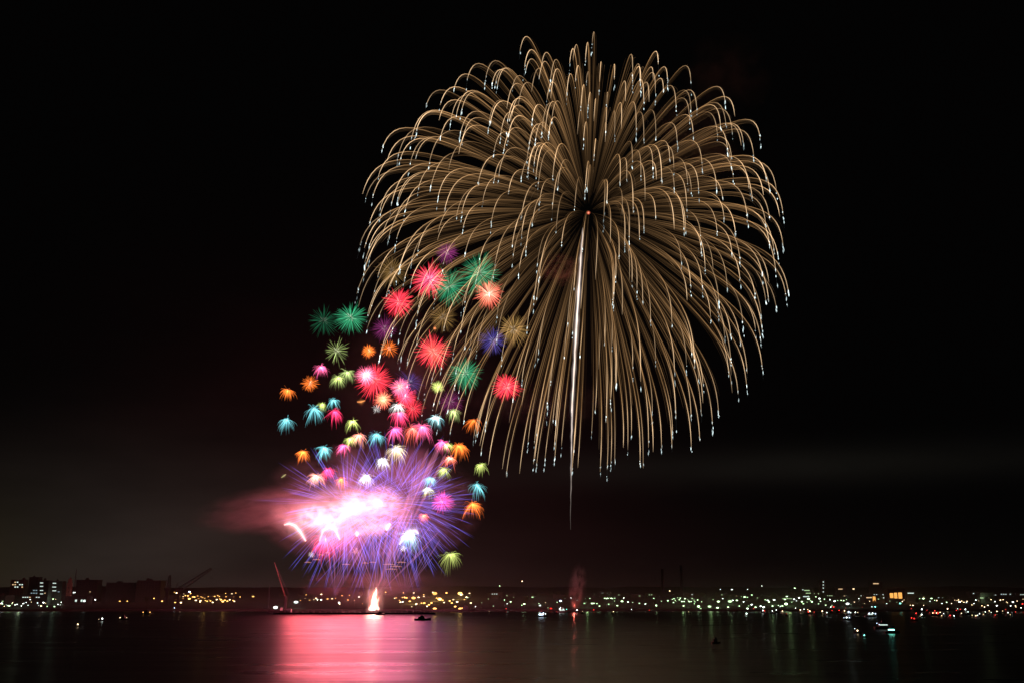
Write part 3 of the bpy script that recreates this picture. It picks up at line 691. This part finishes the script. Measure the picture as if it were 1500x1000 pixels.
building(112, 143, 849, 1600, 'broad dark hall with a flat roof behind the two bright white lamps', CONCRETE, [(132, 866, 2, .8, 'warm')])
building(156, 200, 853, 1580, 'long dark flat roofed block without lit windows', DARKWALL, roofbits=2)
building(201, 236, 850, 1560, 'taller dark flat roofed block beside the harbour crane', CONCRETE, roofbits=2)
building(95, 128, 873, 1420, 'low shed with white lit openings on the quay below the pink tower', CONCRETE, rows(110, 128, (879,), 2.6, 3.0, 'white', 4.2, .7), 0)
building(30, 62, 871, 1480, 'low shop row with pinkish white lights', BRICK, rows(33, 62, (874,), 2.0, 1.2, ('warm', 'white'), 3.3, .8), 0)
building(213, 256, 871, 1780, 'dark warehouse under a row of amber lamps', CONCRETE, [], 0)
building(258, 300, 869.5, 1790, 'yellow lit warehouse in the middle of the amber lamps', BRICK, rows(262, 300, (876,), 2.4, 1.2, 'orange', 4.6, .5), 0)
building(305, 345, 870, 1800, 'amber lit warehouse at the end of the amber lamps', CONCRETE, rows(310, 340, (877,), 2.4, 1.2, 'orange', 4.4, .5), 0)
building(440, 480, 871.5, 1780, 'quay shed with a few warm lights behind the green floodlight', CONCRETE, rows(446, 478, (876,), 2, 1.2, 'warm', 4.2, .5), 0)
building(600, 628, 872, 1790, 'yellow lit quay hall behind the lamps near the fountain', BRICK, rows(603, 626, (880,), 2.6, 1.5, 'orange', 4.6, .5), 0)
building(640, 690, 871, 1800, 'long quay hall behind the strongest yellow lamps', CONCRETE, rows(645, 686, (880,), 2.6, 1.5, 'orange', 4.6, .4), 0)
building(969, 972, 833, 2500, 'slim dark tower rising above the right hand town', DARKWALL, roofbits=0)
building(996.5, 999.5, 828, 2500, 'second slim dark tower, slightly taller, above the town', DARKWALL, roofbits=0)
GR = dict(wall=DARKWALL)
building(1143, 1166, 873, 1650, 'green lit low hall beside the stepped lamp tower', CONCRETE, rows(1146, 1164, (876,), 4, 1.0, 'green', 5, .9), 0)
building(1172, 1192, 861, 1700, 'office block with green white window bands', DARKWALL, [(1182, 864, 8, 1.2, 'green'), (1184, 868, 7, 1.0, 'green'), (1181, 873, 9, 1.2, 'white'), (1176, 858 + 5, 1.5, 1.0, 'white')])
building(1202, 1210, 849, 1800, 'narrow dark tower marked by a vertical line of four white lights', DARKWALL, [(1206, y, 1.6, 1.2, 'white') for y in (851.5, 856, 860.5, 866)], 0)
building(1266, 1285, 871, 1500, 'building with an orange lit entrance beside a bright white lamp', BRICK, [(1280.5, 877, 4, 8, 'orange'), (1273, 874.5, 8, 1.4, 'warm')], 0)
building(1300, 1325, 863, 1500, 'building with a large orange glowing glass front', BRICK, [(1306, 871.5, 5, 7, 'orange'), (1312, 871.5, 4.5, 8, 'orange'), (1318.6, 871.5, 5.4, 8.5, 'orange')], 1)
building(1328, 1344, 866, 1620, 'flat block with one bright white top floor', DARKWALL, [(1334, 868, 9, 1.2, 'white')], 0)
building(1275, 1292, 851, 2000, 'hilltop building with a warm white lit upper floor', DARKWALL, [(1283, 854, 8, 1.3, 'warm')], 0)
building(1225, 1240, 859, 2000, 'dim block with a faint warm top floor on the rise', DARKWALL, [(1231, 862, 6, 1.2, 'warm')], 0)
building(1436, 1456, 868, 1560, 'block with a green white lit gallery in the far right hand town', DARKWALL, [(1438, 875, 5, 1.5, 'green'), (1448, 875, 3, 1, 'white')], 0)
n_low = 0
for i in range(34):
    px = 715 + i * 23.5 + U(-6, 6); w = U(12, 24); yt = U(866, 873); Y = U(1760, 2050)
    c = random.choice(('green', 'green', 'white', 'warm')) if px < 1240 else random.choice(('warm', 'white', 'warm'))
    building(px, px + w, yt, Y, 'low dark waterfront building with a few faintly lit windows', random.choice((CONCRETE, DARKWALL, BRICK)), rows(px + 1, px + w - 1, (yt + 2.2,), 1.8, .9, c, 3.2, .45), 0, 'low dark waterfront buildings')

def pink_tower():
    a = P(102, 845, 1440); g = ground(a.x, 1440); h = a.z - g
    root = empty('tower', (a.x, 1440, g), 'slender salmon pink tower with a stepped top next to a thin mast', 'tower')
    PK = solid('salmon_plaster', (.36, .22, .18), .8)
    m = MB(); m.box(0, 3, 0, 5.6, 5.6, h * .8); m.build('wall', PK, root)
    m = MB(); m.box(0, 3, h * .8 + .02, 4.0, 4.0, h * .14); m.box(0, 3, h * .94 + .03, 1.6, 1.6, h * .08, .4); m.build('roof', PK, root)
    m = MB()
    for z in (.3, .45, .6): m.box(0, .1, h * z, 1.2, .12, 1.6)
    m.build('window', DARKGLASS, root)
    d = lamp('tower_light', (a.x - 3, 1430, g + 3), 6e2, (1.0, .7, .55), .5)  # unseen lamp put before the tower to brighten it
pink_tower()
def mast(px, y0, Y, label, w=.5):
    a = P(px, y0, Y); g = ground(a.x, Y); m = MB(); h = a.z - g
    m.box(0, 0, 0, 3, 3, 1.2); m.bar((0, 0, 1), (0, 0, h), w, w * .4)
    for z in (.5, .75, .9): m.bar((-1.6, 0, h * z), (1.6, 0, h * z), .12)
    tag(m.build('mast', STEEL, None, loc=(a.x, Y, g)), label, 'mast')
mast(112, 833, 1450, 'thin dark mast standing beside the salmon pink tower', .9)
mast(395, 856, 1290, 'red lead post standing on the quay beside the green floodlights', .5)

def lattice(m, a, b, w, n):
    a = Vector(a); b = Vector(b); d = (b - a).normalized(); s = d.cross(Vector((0, 1, 0))).normalized() * w; y = Vector((0, 1, 0)) * w
    cs = [s + y, s - y, -s - y, -s + y]
    for c in cs: m.bar(a + c, b + c * .45, w * .16, w * .12, 4)
    for i in range(n):
        t0, t1 = i / n, (i + 1) / n
        for q in range(4):
            c0, c1 = cs[q], cs[(q + 1) % 4]; s0 = 1 - .55 * t0; s1 = 1 - .55 * t1
            m.bar(a.lerp(b, t0) + c0 * s0, a.lerp(b, t1) + c1 * s1, w * .08, w * .08, 3)
def crane(base, tip, heel_h, Y, label, w=1.4, steel=STEEL, back=None):
    a = P(base[0], base[1], Y); t = P(tip[0], tip[1], Y); g = ground(a.x, Y)
    root = empty('harbour_crane', (a.x, Y, g), label, 'crane')
    z0 = a.z - g
    m = MB(); m.box(0, 0, 0, 7, 7, 1.2); m.box(0, 0, 1.2, 3.2, 3.2, max(.6, z0 - 3)); m.build('pedestal', steel, root)
    m = MB(); m.box(-1, 0, z0 - 1.8, 7.5, 4.5, 3.6); m.build('machine_house', steel, root)
    m = MB(); m.box(3.6, -1.2, z0 - 1.2, 1.8, 1.8, 2.4, .85); m.build('cab', steel, root)
    m = MB(); L0 = Vector((1, 0, z0 + 1)); L1 = Vector((t.x - a.x, 0, t.z - g)); lattice(m, L0, L1, w, 14); m.build('boom', steel, root)
    m = MB(); A = Vector((-3, 0, z0 + heel_h)); m.bar((-4, 0, z0 + 1.5), A, .35, .3, 4); m.bar((1, 0, z0 + 1.5), A, .35, .3, 4); m.build('gantry_frame', steel, root)
    m = MB(); m.bar(A, L1, .12, .12, 3); m.bar(L1, L1 + Vector((.5, 0, -12)), .10, .10, 3); m.box(L1.x + .5, 0, L1.z - 13.4, .9, .6, 1.5); m.build('cable', steel, root)
crane((262, 864), (310, 832), 9, 1420, 'harbour crane with its long lattice boom slanting up over the amber lamps', 2.6)
crane((246, 862), (249, 842), 12, 1440, 'harbour crane with its boom upright, behind the slanting boom', 2.2)

# ---- lamps: those that stand out in the photograph, one by one
for px, py, c, s, lab in (
 (109, 866, 'white', 2.3, 'very bright white lamp in front of the broad dark hall, nearer the pink tower'), (135, 866, 'white', 2.3, 'very bright white lamp in front of the broad dark hall, farther from the pink tower'),
 (75, 874, 'white', 2.3, 'bright greenish lamp below the office block with white window bands'), (100, 875, 'white', 2.1, 'bright white lamp at the foot of the salmon pink tower'),
 (124, 879, 'white', 1.5, 'white quay lamp just under the broad dark hall'), (140, 877, 'white', 1.3, 'white lamp at the dark end of the white lit town'),
 (176, 879, 'amber', 1.7, 'amber lamp, one of two alone on the dark quay, nearer the white lit town'), (187, 879, 'amber', 1.3, 'amber lamp, one of two alone on the dark quay, nearer the crane'),
 (245, 873, 'blue', 2.1, 'square bluish white light below the upright crane'), (278, 865, 'blue', 2.3, 'brightest bluish white light high among the amber lamps'),
 (256, 889, 'blue', 1.1, 'small bluish light at the water line under the amber lamps'), (226, 875, 'amber', 1.4, 'amber lamp hanging below the end of the warehouse lamp row'),
 (238, 879, 'amber', 1.6, 'amber lamp low before the square bluish light'), (371, 872, 'amber', 1.8, 'amber lamp apart from the rest towards the fire'), (352, 873, 'amber', 1.1, 'small amber lamp last in the warehouse row'),
 (404, 887, 'white', 3.3, 'green white floodlight at the water line at the edge of the pink reflection'), (434, 879, 'white', 3.6, 'large green white floodlight on the quay under the crescent comet'),
 (471, 869, 'warm', 1.5, 'warm lamp above the quay shed behind the barge'), (460, 877, 'warm', 1.2, 'faint warm lamp low beside the quay shed'), (497, 881, 'white', 1.8, 'white lamp just beside the foot of the mauve fan'),
 (565, 866, 'amber', 1.4, 'amber lamp to the town side of the flame fountain top'), (591, 867, 'amber', 1.2, 'amber lamp above the dark boats by the fountain'), (590, 880, 'white', 1.7, 'white lamp between the fountain and the yellow quay hall'),
 (606, 873, 'amber', 3.8, 'bright yellow lamp at the start of the yellow harbour lights'), (621, 872, 'warm', 1.5, 'pale lamp between the first two bright yellow lamps'),
 (637, 866, 'amber', 4.0, 'bright yellow lamp right under the lowest lime burst'), (644, 874, 'amber', 4.0, 'bright yellow lamp lower of the close pair under the lime burst'), (674, 866, 'amber', 4.4, 'brightest yellow harbour lamp at the far end of the yellow lights'),
 (637, 889, 'amber', 3.2, 'yellow lamp at the water line below the bright pair'), (674, 889, 'amber', 3.2, 'yellow lamp at the water line by the dark moored boat'), (686, 874, 'green', 1.3, 'small greenish lamp just past the brightest yellow one'), (609, 884, 'green', 1.2, 'small yellowish green lamp on the quay below the first yellow lamp'),
 (732, 857, 'green', .9, 'lone dim lamp on the dark rise beyond the yellow lights'), (765, 850, 'warm', 1.1, 'lone warm lamp highest on the dark rise'),
 (780, 873, 'green', 1.8, 'green white lamp above the two lit ferries'), (748, 880, 'green', 1.5, 'green white lamp first of the shore lamps past the yellow lights'), (768, 883, 'green', 1.7, 'green white lamp low before the ferries'),
 (791, 885, 'white', 2.3, 'bright white lamp directly above the lower lit ferry'), (821, 878, 'blue', 2.5, 'bluish white light above the upper lit ferry'), (807, 889, 'red', 2.6, 'large red light between the two lit ferries'),
 (856, 882, 'green', 1.9, 'green lamp next to the red lit column of smoke'), (867, 882, 'green', 2.0, 'green lamp second from the red lit smoke'), (878, 886, 'green', 2.0, 'green lamp third from the red lit smoke'),
 (911, 879, 'green', 1.8, 'green lamp just beyond a dense lamp row'), (949, 871, 'green', 1.4, 'green lamp on the roof line under the slim dark towers'), (981, 864, 'warm', 1.6, 'warm lamp standing high below the slim dark towers'),
 (961, 885, 'green', 2.0, 'green lamp at the start of the brightest stretch of shore'), (1023, 886, 'green', 2.5, 'bright green white lamp, first of two equal ones'), (1039, 886, 'green', 2.8, 'bright green white lamp at the foot of a vertical string of lights'),
 (1052, 879, 'green', 2.4, 'green white lamp beside the widest bright lamp'), (1069, 878, 'green', 3.2, 'widest bright green white lamp on the shore'), (1072, 862, 'white', 1.5, 'white lamp high above the widest bright lamp'), (1055, 862, 'white', .9, 'faint white lamp high on the slope'), (1095, 862, 'white', 1.1, 'small white lamp high on the slope further on'),
 (1101, 870, 'green', 1.6, 'green lamp at the beginning of the hall lights'), (1126, 880, 'green', 2.0, 'green lamp in front of the green lit low hall'), (1151, 882, 'green', 2.8, 'very bright green lamp at the green lit low hall'), (1152, 872, 'green', 2.0, 'green lamp above the green lit low hall'), (1164, 860, 'green', 1.5, 'green lamp highest beside the office block'), 
 (1184, 875, 'green', 2.4, 'green white lamp under the office block window bands'), (1200, 875, 'white', 1.6, 'white lamp at the foot of the narrow tower'), (1241, 882, 'white', 2.6, 'bright white lamp above the cluster of lit boats'), (1250, 861, 'warm', 1.9, 'warm lamp glowing alone on the rise'),
 (1318, 882, 'teal', 1.8, 'teal light under the orange glowing glass front'), (1352, 875, 'green', 1.7, 'green lamp past the white topped block'), (1364, 875, 'green', 1.4, 'green lamp second past the white topped block'), (1405, 880, 'white', 2.3, 'bright white lamp before the far end of town'), (1415, 881, 'white', 1.6, 'white lamp just beyond the brighter one at the far end'),
 (1483, 880, 'white', 1.8, 'white lamp close to the edge of the view'), (1497, 883, 'red', 1.5, 'red light at the very end of the shore'), (995, 809, 'red', .6, 'dim red warning light on top of the taller slim tower'),
 (1116, 857, 'white', .9, 'tiny lamp high on the dark slope'),):
    if (px, py) == (995, 809):
        continue
    street_lamp(px, py, c, s, lab)
def scatter(n, x0, x1, y0, y1, cols, smin, smax, label, group, wy=None):
    for i in range(n):
        x = x0 + (x1 - x0) * (i + U(.05, .95)) / n; y = U(y0, y1) if wy is None else random.choice(wy) + U(-1.0, 1.0)
        street_lamp(x, y, random.choice(cols), U(smin, smax), label, group)
scatter(34, 0, 92, 872, 887, ('white', 'green', 'warm', 'white'), .7, 1.6, 'small lamp among the white and green lights below the office towers', 'small lamps of the white lit town')
scatter(8, 34, 62, 869, 873, ('warm', 'white'), .8, 1.2, 'small pinkish white lamp in the row above the shops', 'row lamps above the shops')
scatter(7, 203, 224, 871.2, 872, ('amber',), .9, 1.4, 'amber lamp in the tight row on the dark warehouse', 'amber row lamps on the dark warehouse')
scatter(38, 254, 348, 866, 881, ('amber', 'amber', 'warm'), 1.0, 2.2, 'small amber lamp in the dense cluster under the slanting crane boom', 'amber lamps under the crane')
scatter(9, 262, 345, 872, 873, ('amber',), .8, 1.2, 'small amber lamp in the dense cluster under the slanting crane boom', 'amber lamps under the crane')
scatter(16, 440, 535, 870, 884, ('warm', 'white', 'amber'), .7, 1.5, 'small dim lamp on the quay behind the barge', 'dim lamps behind the barge')
scatter(36, 576, 692, 866, 887, ('amber', 'amber', 'warm'), 1.0, 2.2, 'small yellow lamp between the bright yellow harbour lamps', 'small yellow harbour lamps')
scatter(16, 692, 850, 872, 890, ('green', 'warm', 'white'), .5, 1.0, 'small dim lamp on the dark shore around the ferries', 'dim shore lamps near the ferries')
scatter(8, 883, 901, 874.6, 875.4, ('green',), .9, 1.4, 'small green white lamp in the tight level row before the slim towers', 'tight level row of green white lamps')
scatter(34, 850, 1100, 874, 892, ('green', 'green', 'white'), .6, 1.7, 'small greenish lamp along the shore below the slim dark towers', 'greenish shore lamps')
scatter(16, 984, 1022, 874, 880, ('green',), .9, 1.5, 'small greenish lamp along the shore below the slim dark towers', 'greenish shore lamps')
scatter(40, 1080, 1240, 872, 888, ('green', 'green', 'white'), .7, 1.9, 'small greenish lamp around the green lit hall and the office block', 'greenish lamps by the office block')
scatter(22, 1240, 1390, 874, 886, ('white', 'warm', 'green'), .6, 1.2, 'small pale lamp behind the lit boats near the orange fronts', 'pale lamps near the orange fronts')
scatter(26, 1390, 1500, 876, 889, ('warm', 'white', 'warm'), .6, 1.3, 'small warm white lamp in the crowded far end of the shore', 'warm lamps at the far end')
# working light the lamps throw on trees and walls around them
for px, py, c, pw in ((637, 872, (1, .6, .15), 5e3), (674, 870, (1, .6, .15), 5e3), (606, 876, (1, .6, .15), 4e3), (300, 874, (1, .5, .12), 4e3), (330, 874, (1, .5, .12), 3e3), (434, 881, (.6, 1, .6), 2.5e3),
                     (80, 876, (.7, 1, .7), 3e3), (30, 880, (.8, 1, .6), 3e3), (120, 872, (.7, 1, .8), 3e3), (895, 876, (.6, 1, .4), 3e3), (1000, 878, (.6, 1, .4), 4e3), (1040, 880, (.6, 1, .4), 4e3), (1069, 876, (.6, 1, .4), 5e3),
                     (1130, 876, (.6, 1, .4), 4e3), (1155, 878, (.6, 1, .4), 5e3), (1185, 872, (.6, 1, .4), 5e3), (1241, 880, (.7, 1, .7), 3e3), (1312, 874, (1, .5, .15), 3e3), (1440, 874, (.7, 1, .5), 3e3), (790, 876, (.6, 1, .5), 3e3), (860, 880, (.6, 1, .4), 2.5e3), (1350, 874, (.6, 1, .5), 2e3)):
    Y, e = depth_for(px, py); p = P(px, py, Y); lamp('lamp_light', (p.x, Y - 3, p.z - .8), pw * (.6 if px < 200 else (5.0 if px > 500 else 1.0) if c[1] < .7 else .8), c, 1.0)

# ---- trees on the shore
def tree_proto(seed):
    random.seed(seed)
    e = empty('tree', (0, 0, 0), 'x', 'tree', None)
    m = MB(); m.tube([Vector((0, 0, -.5)), Vector((.1, 0, 2)), Vector((.0, .1, 4.5)), Vector((.2, 0, 6.5))], [.38, .28, .18, .05], None, 6, caps=True)
    for i in range(5):
        a = i * 1.3; m.tube([Vector((0, 0, 2.6 + i * .5)), Vector((math.cos(a) * 1.4, math.sin(a) * 1.4, 4.2 + i * .5))], [.12, .03], None, 4)
    m.build('trunk', BARK, e)
    m = MB()
    blobs = [(Vector((U(-1.7, 1.7), U(-1.5, 1.5), U(3.6, 7.0))), U(1.0, 1.7)) for _ in range(9)]
    for c, r in blobs:
        for _ in range(60):
            v = Vector((random.gauss(0, 1), random.gauss(0, 1), random.gauss(0, .8))).normalized() * r * U(.6, 1.05) + c
            a = Vector((U(-1, 1), U(-1, 1), U(-1, 1))).normalized() * .34; b = Vector((U(-1, 1), U(-1, 1), U(-1, 1))).normalized() * .34
            m.add([v - a, v + b, v + a, v - b], [(0, 1, 2, 3)])
    m.build('crown', LEAF, e)
    return e
tp = [tree_proto(5), tree_proto(9), tree_proto(14)]
random.seed(77)
used = [False] * 3; TREEX = []
for i in range(96):
    if i < 14: px = 4 + i * 26 + U(-8, 8); lab, grp = 'dark broadleaf tree between the lamps on the town side of the cranes', 'trees on the town side'
    elif i < 26: px = 415 + (i - 14) * 24 + U(-8, 8); lab, grp = 'broadleaf tree behind the barge on the yellow lit quay', 'trees behind the barge'
    else: px = 712 + (i - 26) * 11.4 + U(-5, 5); lab, grp = 'broadleaf tree lit by greenish lamps along the far shore', 'trees along the greenish shore'
    Y = U(1440, 1900); p = P(px, 880, Y); k_ = i % 3; s_ = U(.8, 1.5)
    loc = (p.x, Y, ground(p.x, Y) - .2)
    if not used[k_]:
        used[k_] = True; o = tp[k_]; o.location = loc; tag(o, lab, 'tree', grp); o.scale = (s_, s_, s_)
    else: copy_tree(tp[k_], loc, lab, grp, rz=U(0, 6), sc=(s_, s_, s_))

# ------------------------------------------------------------------ boats and the barge
def boat(px, py, Lpx, label, lights=(), group=None, deck=None, cabin=1.0, white=False, dark=False, heading=0.0, cat='boat', name='boat'):
    """py: water line. lights: (dx px, height px, colour, size px)"""
    d = EYE.z * F / (py - HOR); 
    q = P(px, py, 100); t = EYE.z / (EYE.z - q.z); Y = 100 * t
    p = P(px, py, Y); k = mpp(p); L_ = Lpx * k
    root = empty(name, (p.x, Y, 0), label, cat, group); root.rotation_euler = (0, 0, heading)
    hb = L_ * .17; fb = L_ * .10 + .3
    m = MB(); st = [(-.5, .80, 1.0), (-.3, .95, .96), (0, 1.0, .95), (.25, .85, 1.05), (.42, .45, 1.22), (.5, .03, 1.35)]
    for x, w, h in st:
        for (yy, zz) in ((-w * hb, fb * h), (-w * hb * .75, -.3), (w * hb * .75, -.3), (w * hb, fb * h)): m.v.append((x * L_, yy, zz)); m.c.append((0, 0, 0))
    for i in range(len(st) - 1):
        a = i * 4
        for (u_, v_) in ((0, 1), (1, 2), (2, 3)): m.f.append((a + u_, a + 4 + u_, a + 4 + v_, a + v_))
        m.f.append((a + 3, a + 7, a + 4, a))
    m.f.append((0, 1, 2, 3))
    m.build('hull', WHITEP if white else HULL, root)
    ch = L_ * .11 * cabin + .8
    m = MB(); m.box(-.08 * L_, 0, fb * .96, L_ * .42, hb * 1.3, ch, .86); m.box(-.04 * L_, 0, fb * .96 + ch + .01, L_ * .2, hb, ch * .55, .8); m.build('cabin', WHITEP if white else STEEL, root)
    m = MB(); m.bar((-.1 * L_, 0, fb + ch), (-.1 * L_, 0, fb + ch + L_ * .22 + .5), .07 + L_ * .004); m.bar((-.1 * L_ - L_ * .05, 0, fb + ch + L_ * .17), (-.1 * L_ + L_ * .05, 0, fb + ch + L_ * .17), .05); m.build('mast', STEEL, root)
    if deck:
        m = MB(); m.box(-.08 * L_, -hb * .68, fb + ch * .35, L_ * .40, .10, max(.5, k * .95)); m.build('lit_window', WIN[deck] if deck in WIN else LM[deck], root)
    for (dx, hz, c, s_) in lights:
        m = MB(); m.ball((0, 0, 0), s_ * k * .5, None, 8, 6); o = m.build('navigation_light', LM[c], root, loc=(dx * k, -hb * .7, fb + hz * k))
    return root
boat(557, 900, 14, 'dark boat floating against the glare right before the flame fountain', heading=.5)
boat(619, 908, 24, 'long low dark boat on the pink water, nearer the viewer than the others', heading=.1, cabin=.5)
boat(612, 899, 9, 'small dark boat behind the long low one', heading=-.3)
boat(538, 895, 8, 'small dark boat on the town side of the flame fountain')
boat(596, 896, 10, 'dark boat between the fountain and the yellow lights')
boat(683, 895, 26, 'dark moored boat below the brightest yellow lamp', ((-6, 2, 'amber', 1.4),))
boat(1049, 942, 14, 'dark open boat alone on the near water at the darker side', heading=.2)
boat(794, 903, 16, 'lower of two lit ferries, with a bluish white deck', ((-3, 3, 'blue', 1.6), (2, 3.5, 'blue', 1.6), (5, 2.5, 'white', 1.3)), deck='blue', cabin=1.2, white=True, cat='ferry', name='ferry')
boat(825, 897, 19, 'upper of two lit ferries, with a long teal white deck', ((-5, 3, 'white', 1.4), (0, 3.2, 'white', 1.4), (5, 3, 'teal', 1.4)), deck='white', cabin=1.3, white=True, cat='ferry', name='ferry')
boat(845, 896, 7, 'small boat with a white lamp beside the upper ferry', ((0, 2, 'white', 1.5),))
boat(114, 917, 6, 'lone small boat with a warm lamp, nearest on the black water', ((0, 2.0, 'warm', 2.0),))
boat(148, 909, 9, 'small boat with one white lamp, beyond the nearest one', ((2, 2.2, 'white', 1.9), (-3, 1.2, 'warm', .9)))
boat(181, 907, 14, 'small boat with two faint warm lamps', ((-5, 1.2, 'warm', 1.0), (5, 1.2, 'warm', 1.0)))
boat(215, 899, 14, 'small boat with two amber lamps close under the dark shore', ((-5, 1.2, 'amber', 1.3), (5, 1.2, 'amber', 1.1)))
boat(1244, 900, 10, 'boat with a pale blue lamp just under the bright white lamp', ((-1, 3, 'blue', 1.9), (2, 2, 'white', 1.2)), white=True)
boat(1240, 908, 14, 'boat with a row of pale lamps, third one down in the lit cluster', ((-4, 2, 'blue', 1.2), (0, 2.4, 'white', 1.4), (4, 2.2, 'blue', 1.2)))
boat(1279, 893, 14, 'boat with a teal white deck at the back of the lit cluster', ((-2, 3, 'white', 1.6), (3, 3, 'teal', 1.8)), deck='white', white=True)
boat(1276, 903, 18, 'boat with a wide white deck in the middle of the lit cluster', ((-3, 3, 'blue', 1.5), (2, 3.2, 'white', 1.9), (6, 2.6, 'blue', 1.3)), deck='white', white=True)
boat(1296, 921, 30, 'long excursion boat with a warm white strip of deck lights', ((-12, 5, 'blue', 1.1), (-9, 3.4, 'blue', 1.0)), deck='white', cabin=1.2, cat='excursion boat')
boat(1307, 927, 22, 'boat with a teal strip of deck light, nearest of the lit cluster', (), deck='teal')
boat(1256, 927, 11, 'boat with one strong pinkish white lamp on the near side of the cluster', ((0, 2.2, 'warm', 2.0), (-4, 5, 'blue', .9)))
boat(1266, 933, 9, 'small boat with a teal lamp, the lowest light of the cluster', ((0, 1.6, 'teal', 1.7),))
boat(1339, 909, 12, 'boat with a red lamp on dark water past the cluster', ((0, 2, 'red', 2.2), (-4, 3, 'red', 1.2)))
boat(1350, 903, 9, 'boat with a pale lamp next to the boat with a red one', ((0, 2.2, 'white', 1.4),))
boat(1373, 901, 14, 'boat with the brightest red lamp among the far boats', ((0, 2, 'red', 2.6), (-5, 2, 'red', 1.3), (4, 3, 'warm', 1.1)))
boat(1186, 899, 12, 'boat with a pink white and a red lamp before the green lit hall', ((0, 3, 'warm', 1.7), (-2, 2, 'red', 1.6)))
boat(1221, 893, 12, 'boat with a red lamp close to the narrow lit tower', ((0, 3, 'red', 2.0), (-4, 3, 'white', 1.2)))
boat(1263, 893, 9, 'boat with a red lamp between the orange entrance and the bright white lamp', ((0, 2.6, 'red', 1.7),))
for i in range(60):
    if i < 22: px = 1090 + i * 8 + U(-3, 3); lab, grp = 'small moored boat with a tiny lamp in the line before the green lit shore', 'moored boats before the green lit shore'; cs = ('white', 'white', 'red', 'warm')
    else: px = 1335 + (i - 22) * 4.4 + U(-2, 2); lab, grp = 'small boat with a warm or red lamp in the crowd off the far end', 'crowd of boats at the far end'; cs = ('warm', 'warm', 'white', 'white', 'red')
    if px > 1498: px = U(1400, 1495)
    boat(px, U(892.5, 903) if i < 22 else U(892.5, 906), U(5, 9), lab, ((U(-1, 1), U(1.6, 3.6), random.choice(cs), U(.8, 1.5)),), grp, white=random.random() < .5, heading=U(-.4, .4))
for i in range(14):
    boat(715 + i * 26 + U(-9, 9), U(893, 899), U(5, 8), 'small moored boat with a faint lamp in front of the darker stretch of shore', ((0, U(1.5, 3), random.choice(('warm', 'white', 'red')), U(.6, .95)),), 'moored boats before the darker shore')
def barge():
    p = P(520, 897, 1095); Y = 1095; k = mpp(p)
    root = empty('barge', (p.x, Y, 0), 'long low dark barge carrying rows of firing racks under the show', 'barge')
    Lb = 235 * k
    m = MB(); m.box(0, 0, -.5, Lb, 16, 2.2); m.box(0, -8.1, .9, Lb, .3, .4); m.build('hull', HULL, root)
    m = MB(); m.box(0, 0, 1.72, Lb - 2, 14.5, .12); m.build('deck', STEEL, root)
    rack = None
    for i in range(26):
        x = -Lb / 2 + 8 + i * (Lb - 16) / 25
        if rack is None:
            mm = MB(); mm.box(0, 0, 0, 4.2, 2.4, .35)
            for a in range(5):
                for b in (-.6, .6): mm.bar((-1.7 + a * .85, b, .3), (-1.75 + a * .87, b, 1.9), .22, .22, 8)
            rack = mm.mesh('firing_rack', STEEL)
        o = link('firing_rack', rack, root, (x, U(-4, 4), 1.85)); o.rotation_euler = (0, 0, U(-.1, .1))
    m = MB(); m.box(-Lb * .42, 2, 1.85, 7, 4, 3.2); m.build('deck_cabin', WHITEP, root)
    for i, x in enumerate((-.48, -.16, .16, .48)):
        m = MB(); m.bar((Lb * x, -7.6, 1.85), (Lb * x, -7.6, 2.7), .3, .36, 8); m.build('bollard', STEEL, root)
barge()
def pontoon_crane():
    a = P(418, 871, 1180); t = P(402, 823, 1180); Y = 1180
    root = empty('crane_barge', (a.x, Y, 0), 'floating crane with a single rust pink boom leaning towards the town', 'crane barge')
    m = MB(); m.box(0, 0, -.5, 34, 15, 2.8); m.build('hull', HULL, root)
    m = MB(); m.box(1, 0, 2.32, 2.6, 2.6, a.z - 3.2); m.box(3, 0, 2.33, 7, 5, 2.6); m.build('machine_house', STEEL, root)
    m = MB(); m.box(-3.2, -1.5, 2.32, 2.2, 2.2, 3); m.build('cab', WHITEP, root)
    m = MB(); lattice(m, (0, 0, a.z - 1.5), (t.x - a.x, 0, t.z), .5, 16); m.build('boom', RED_STEEL, root)
    m = MB(); m.bar((4, 0, a.z), (t.x - a.x, 0, t.z), .12, .12, 3); m.build('cable', STEEL, root)
pontoon_crane()
def breakwater():
    m = MB(); Y = 1225
    for i in range(150):
        x = P(395, 890, Y).x + i * 1.62; 
        m.box(x, Y + U(-2, 2), -.6, U(1.6, 3), U(1.6, 3), U(1.2, 2.9), U(.4, .8))
    tag(m.build('breakwater', STONE), 'low dark rock breakwater lying in the water behind the barge', 'breakwater')
breakwater()

def lamp_halo_mist():
    """thin mist added to give the harbour lamps a halo, thinning out upwards"""
    m, t, o = mat('halo_mist'); v = N(t, 'ShaderNodeVolumePrincipled'); v.inputs['Color'].default_value = (.9, .9, .9, 1)
    tcn = N(t, 'ShaderNodeTexCoord'); sp = N(t, 'ShaderNodeSeparateXYZ'); t.links.new(tcn.outputs['Object'], sp.inputs[0])
    e = math_node(t, 'EXPONENT', math_node(t, 'MULTIPLY', sp.outputs[2], -1 / 28.0))
    e = math_node(t, 'MULTIPLY', e, math_node(t, 'SUBTRACT', 1.0, math_node(t, 'MULTIPLY', sp.outputs[2], 1 / 75.5)))
    t.links.new(math_node(t, 'MULTIPLY', e, .0010), v.inputs['Density']); t.links.new(v.outputs[0], o.inputs['Volume'])
    m.cycles.volume_step_rate = .6
    mb = MB(); mb.box(0, 1480, .02, 2600, 560, 75)  # body of mist added so the lamps get a soft glow
    tag(mb.build('mist', m), 'thin mist added for the glow around the lamps of the far shore', 'mist', kind='stuff')
lamp_halo_mist()
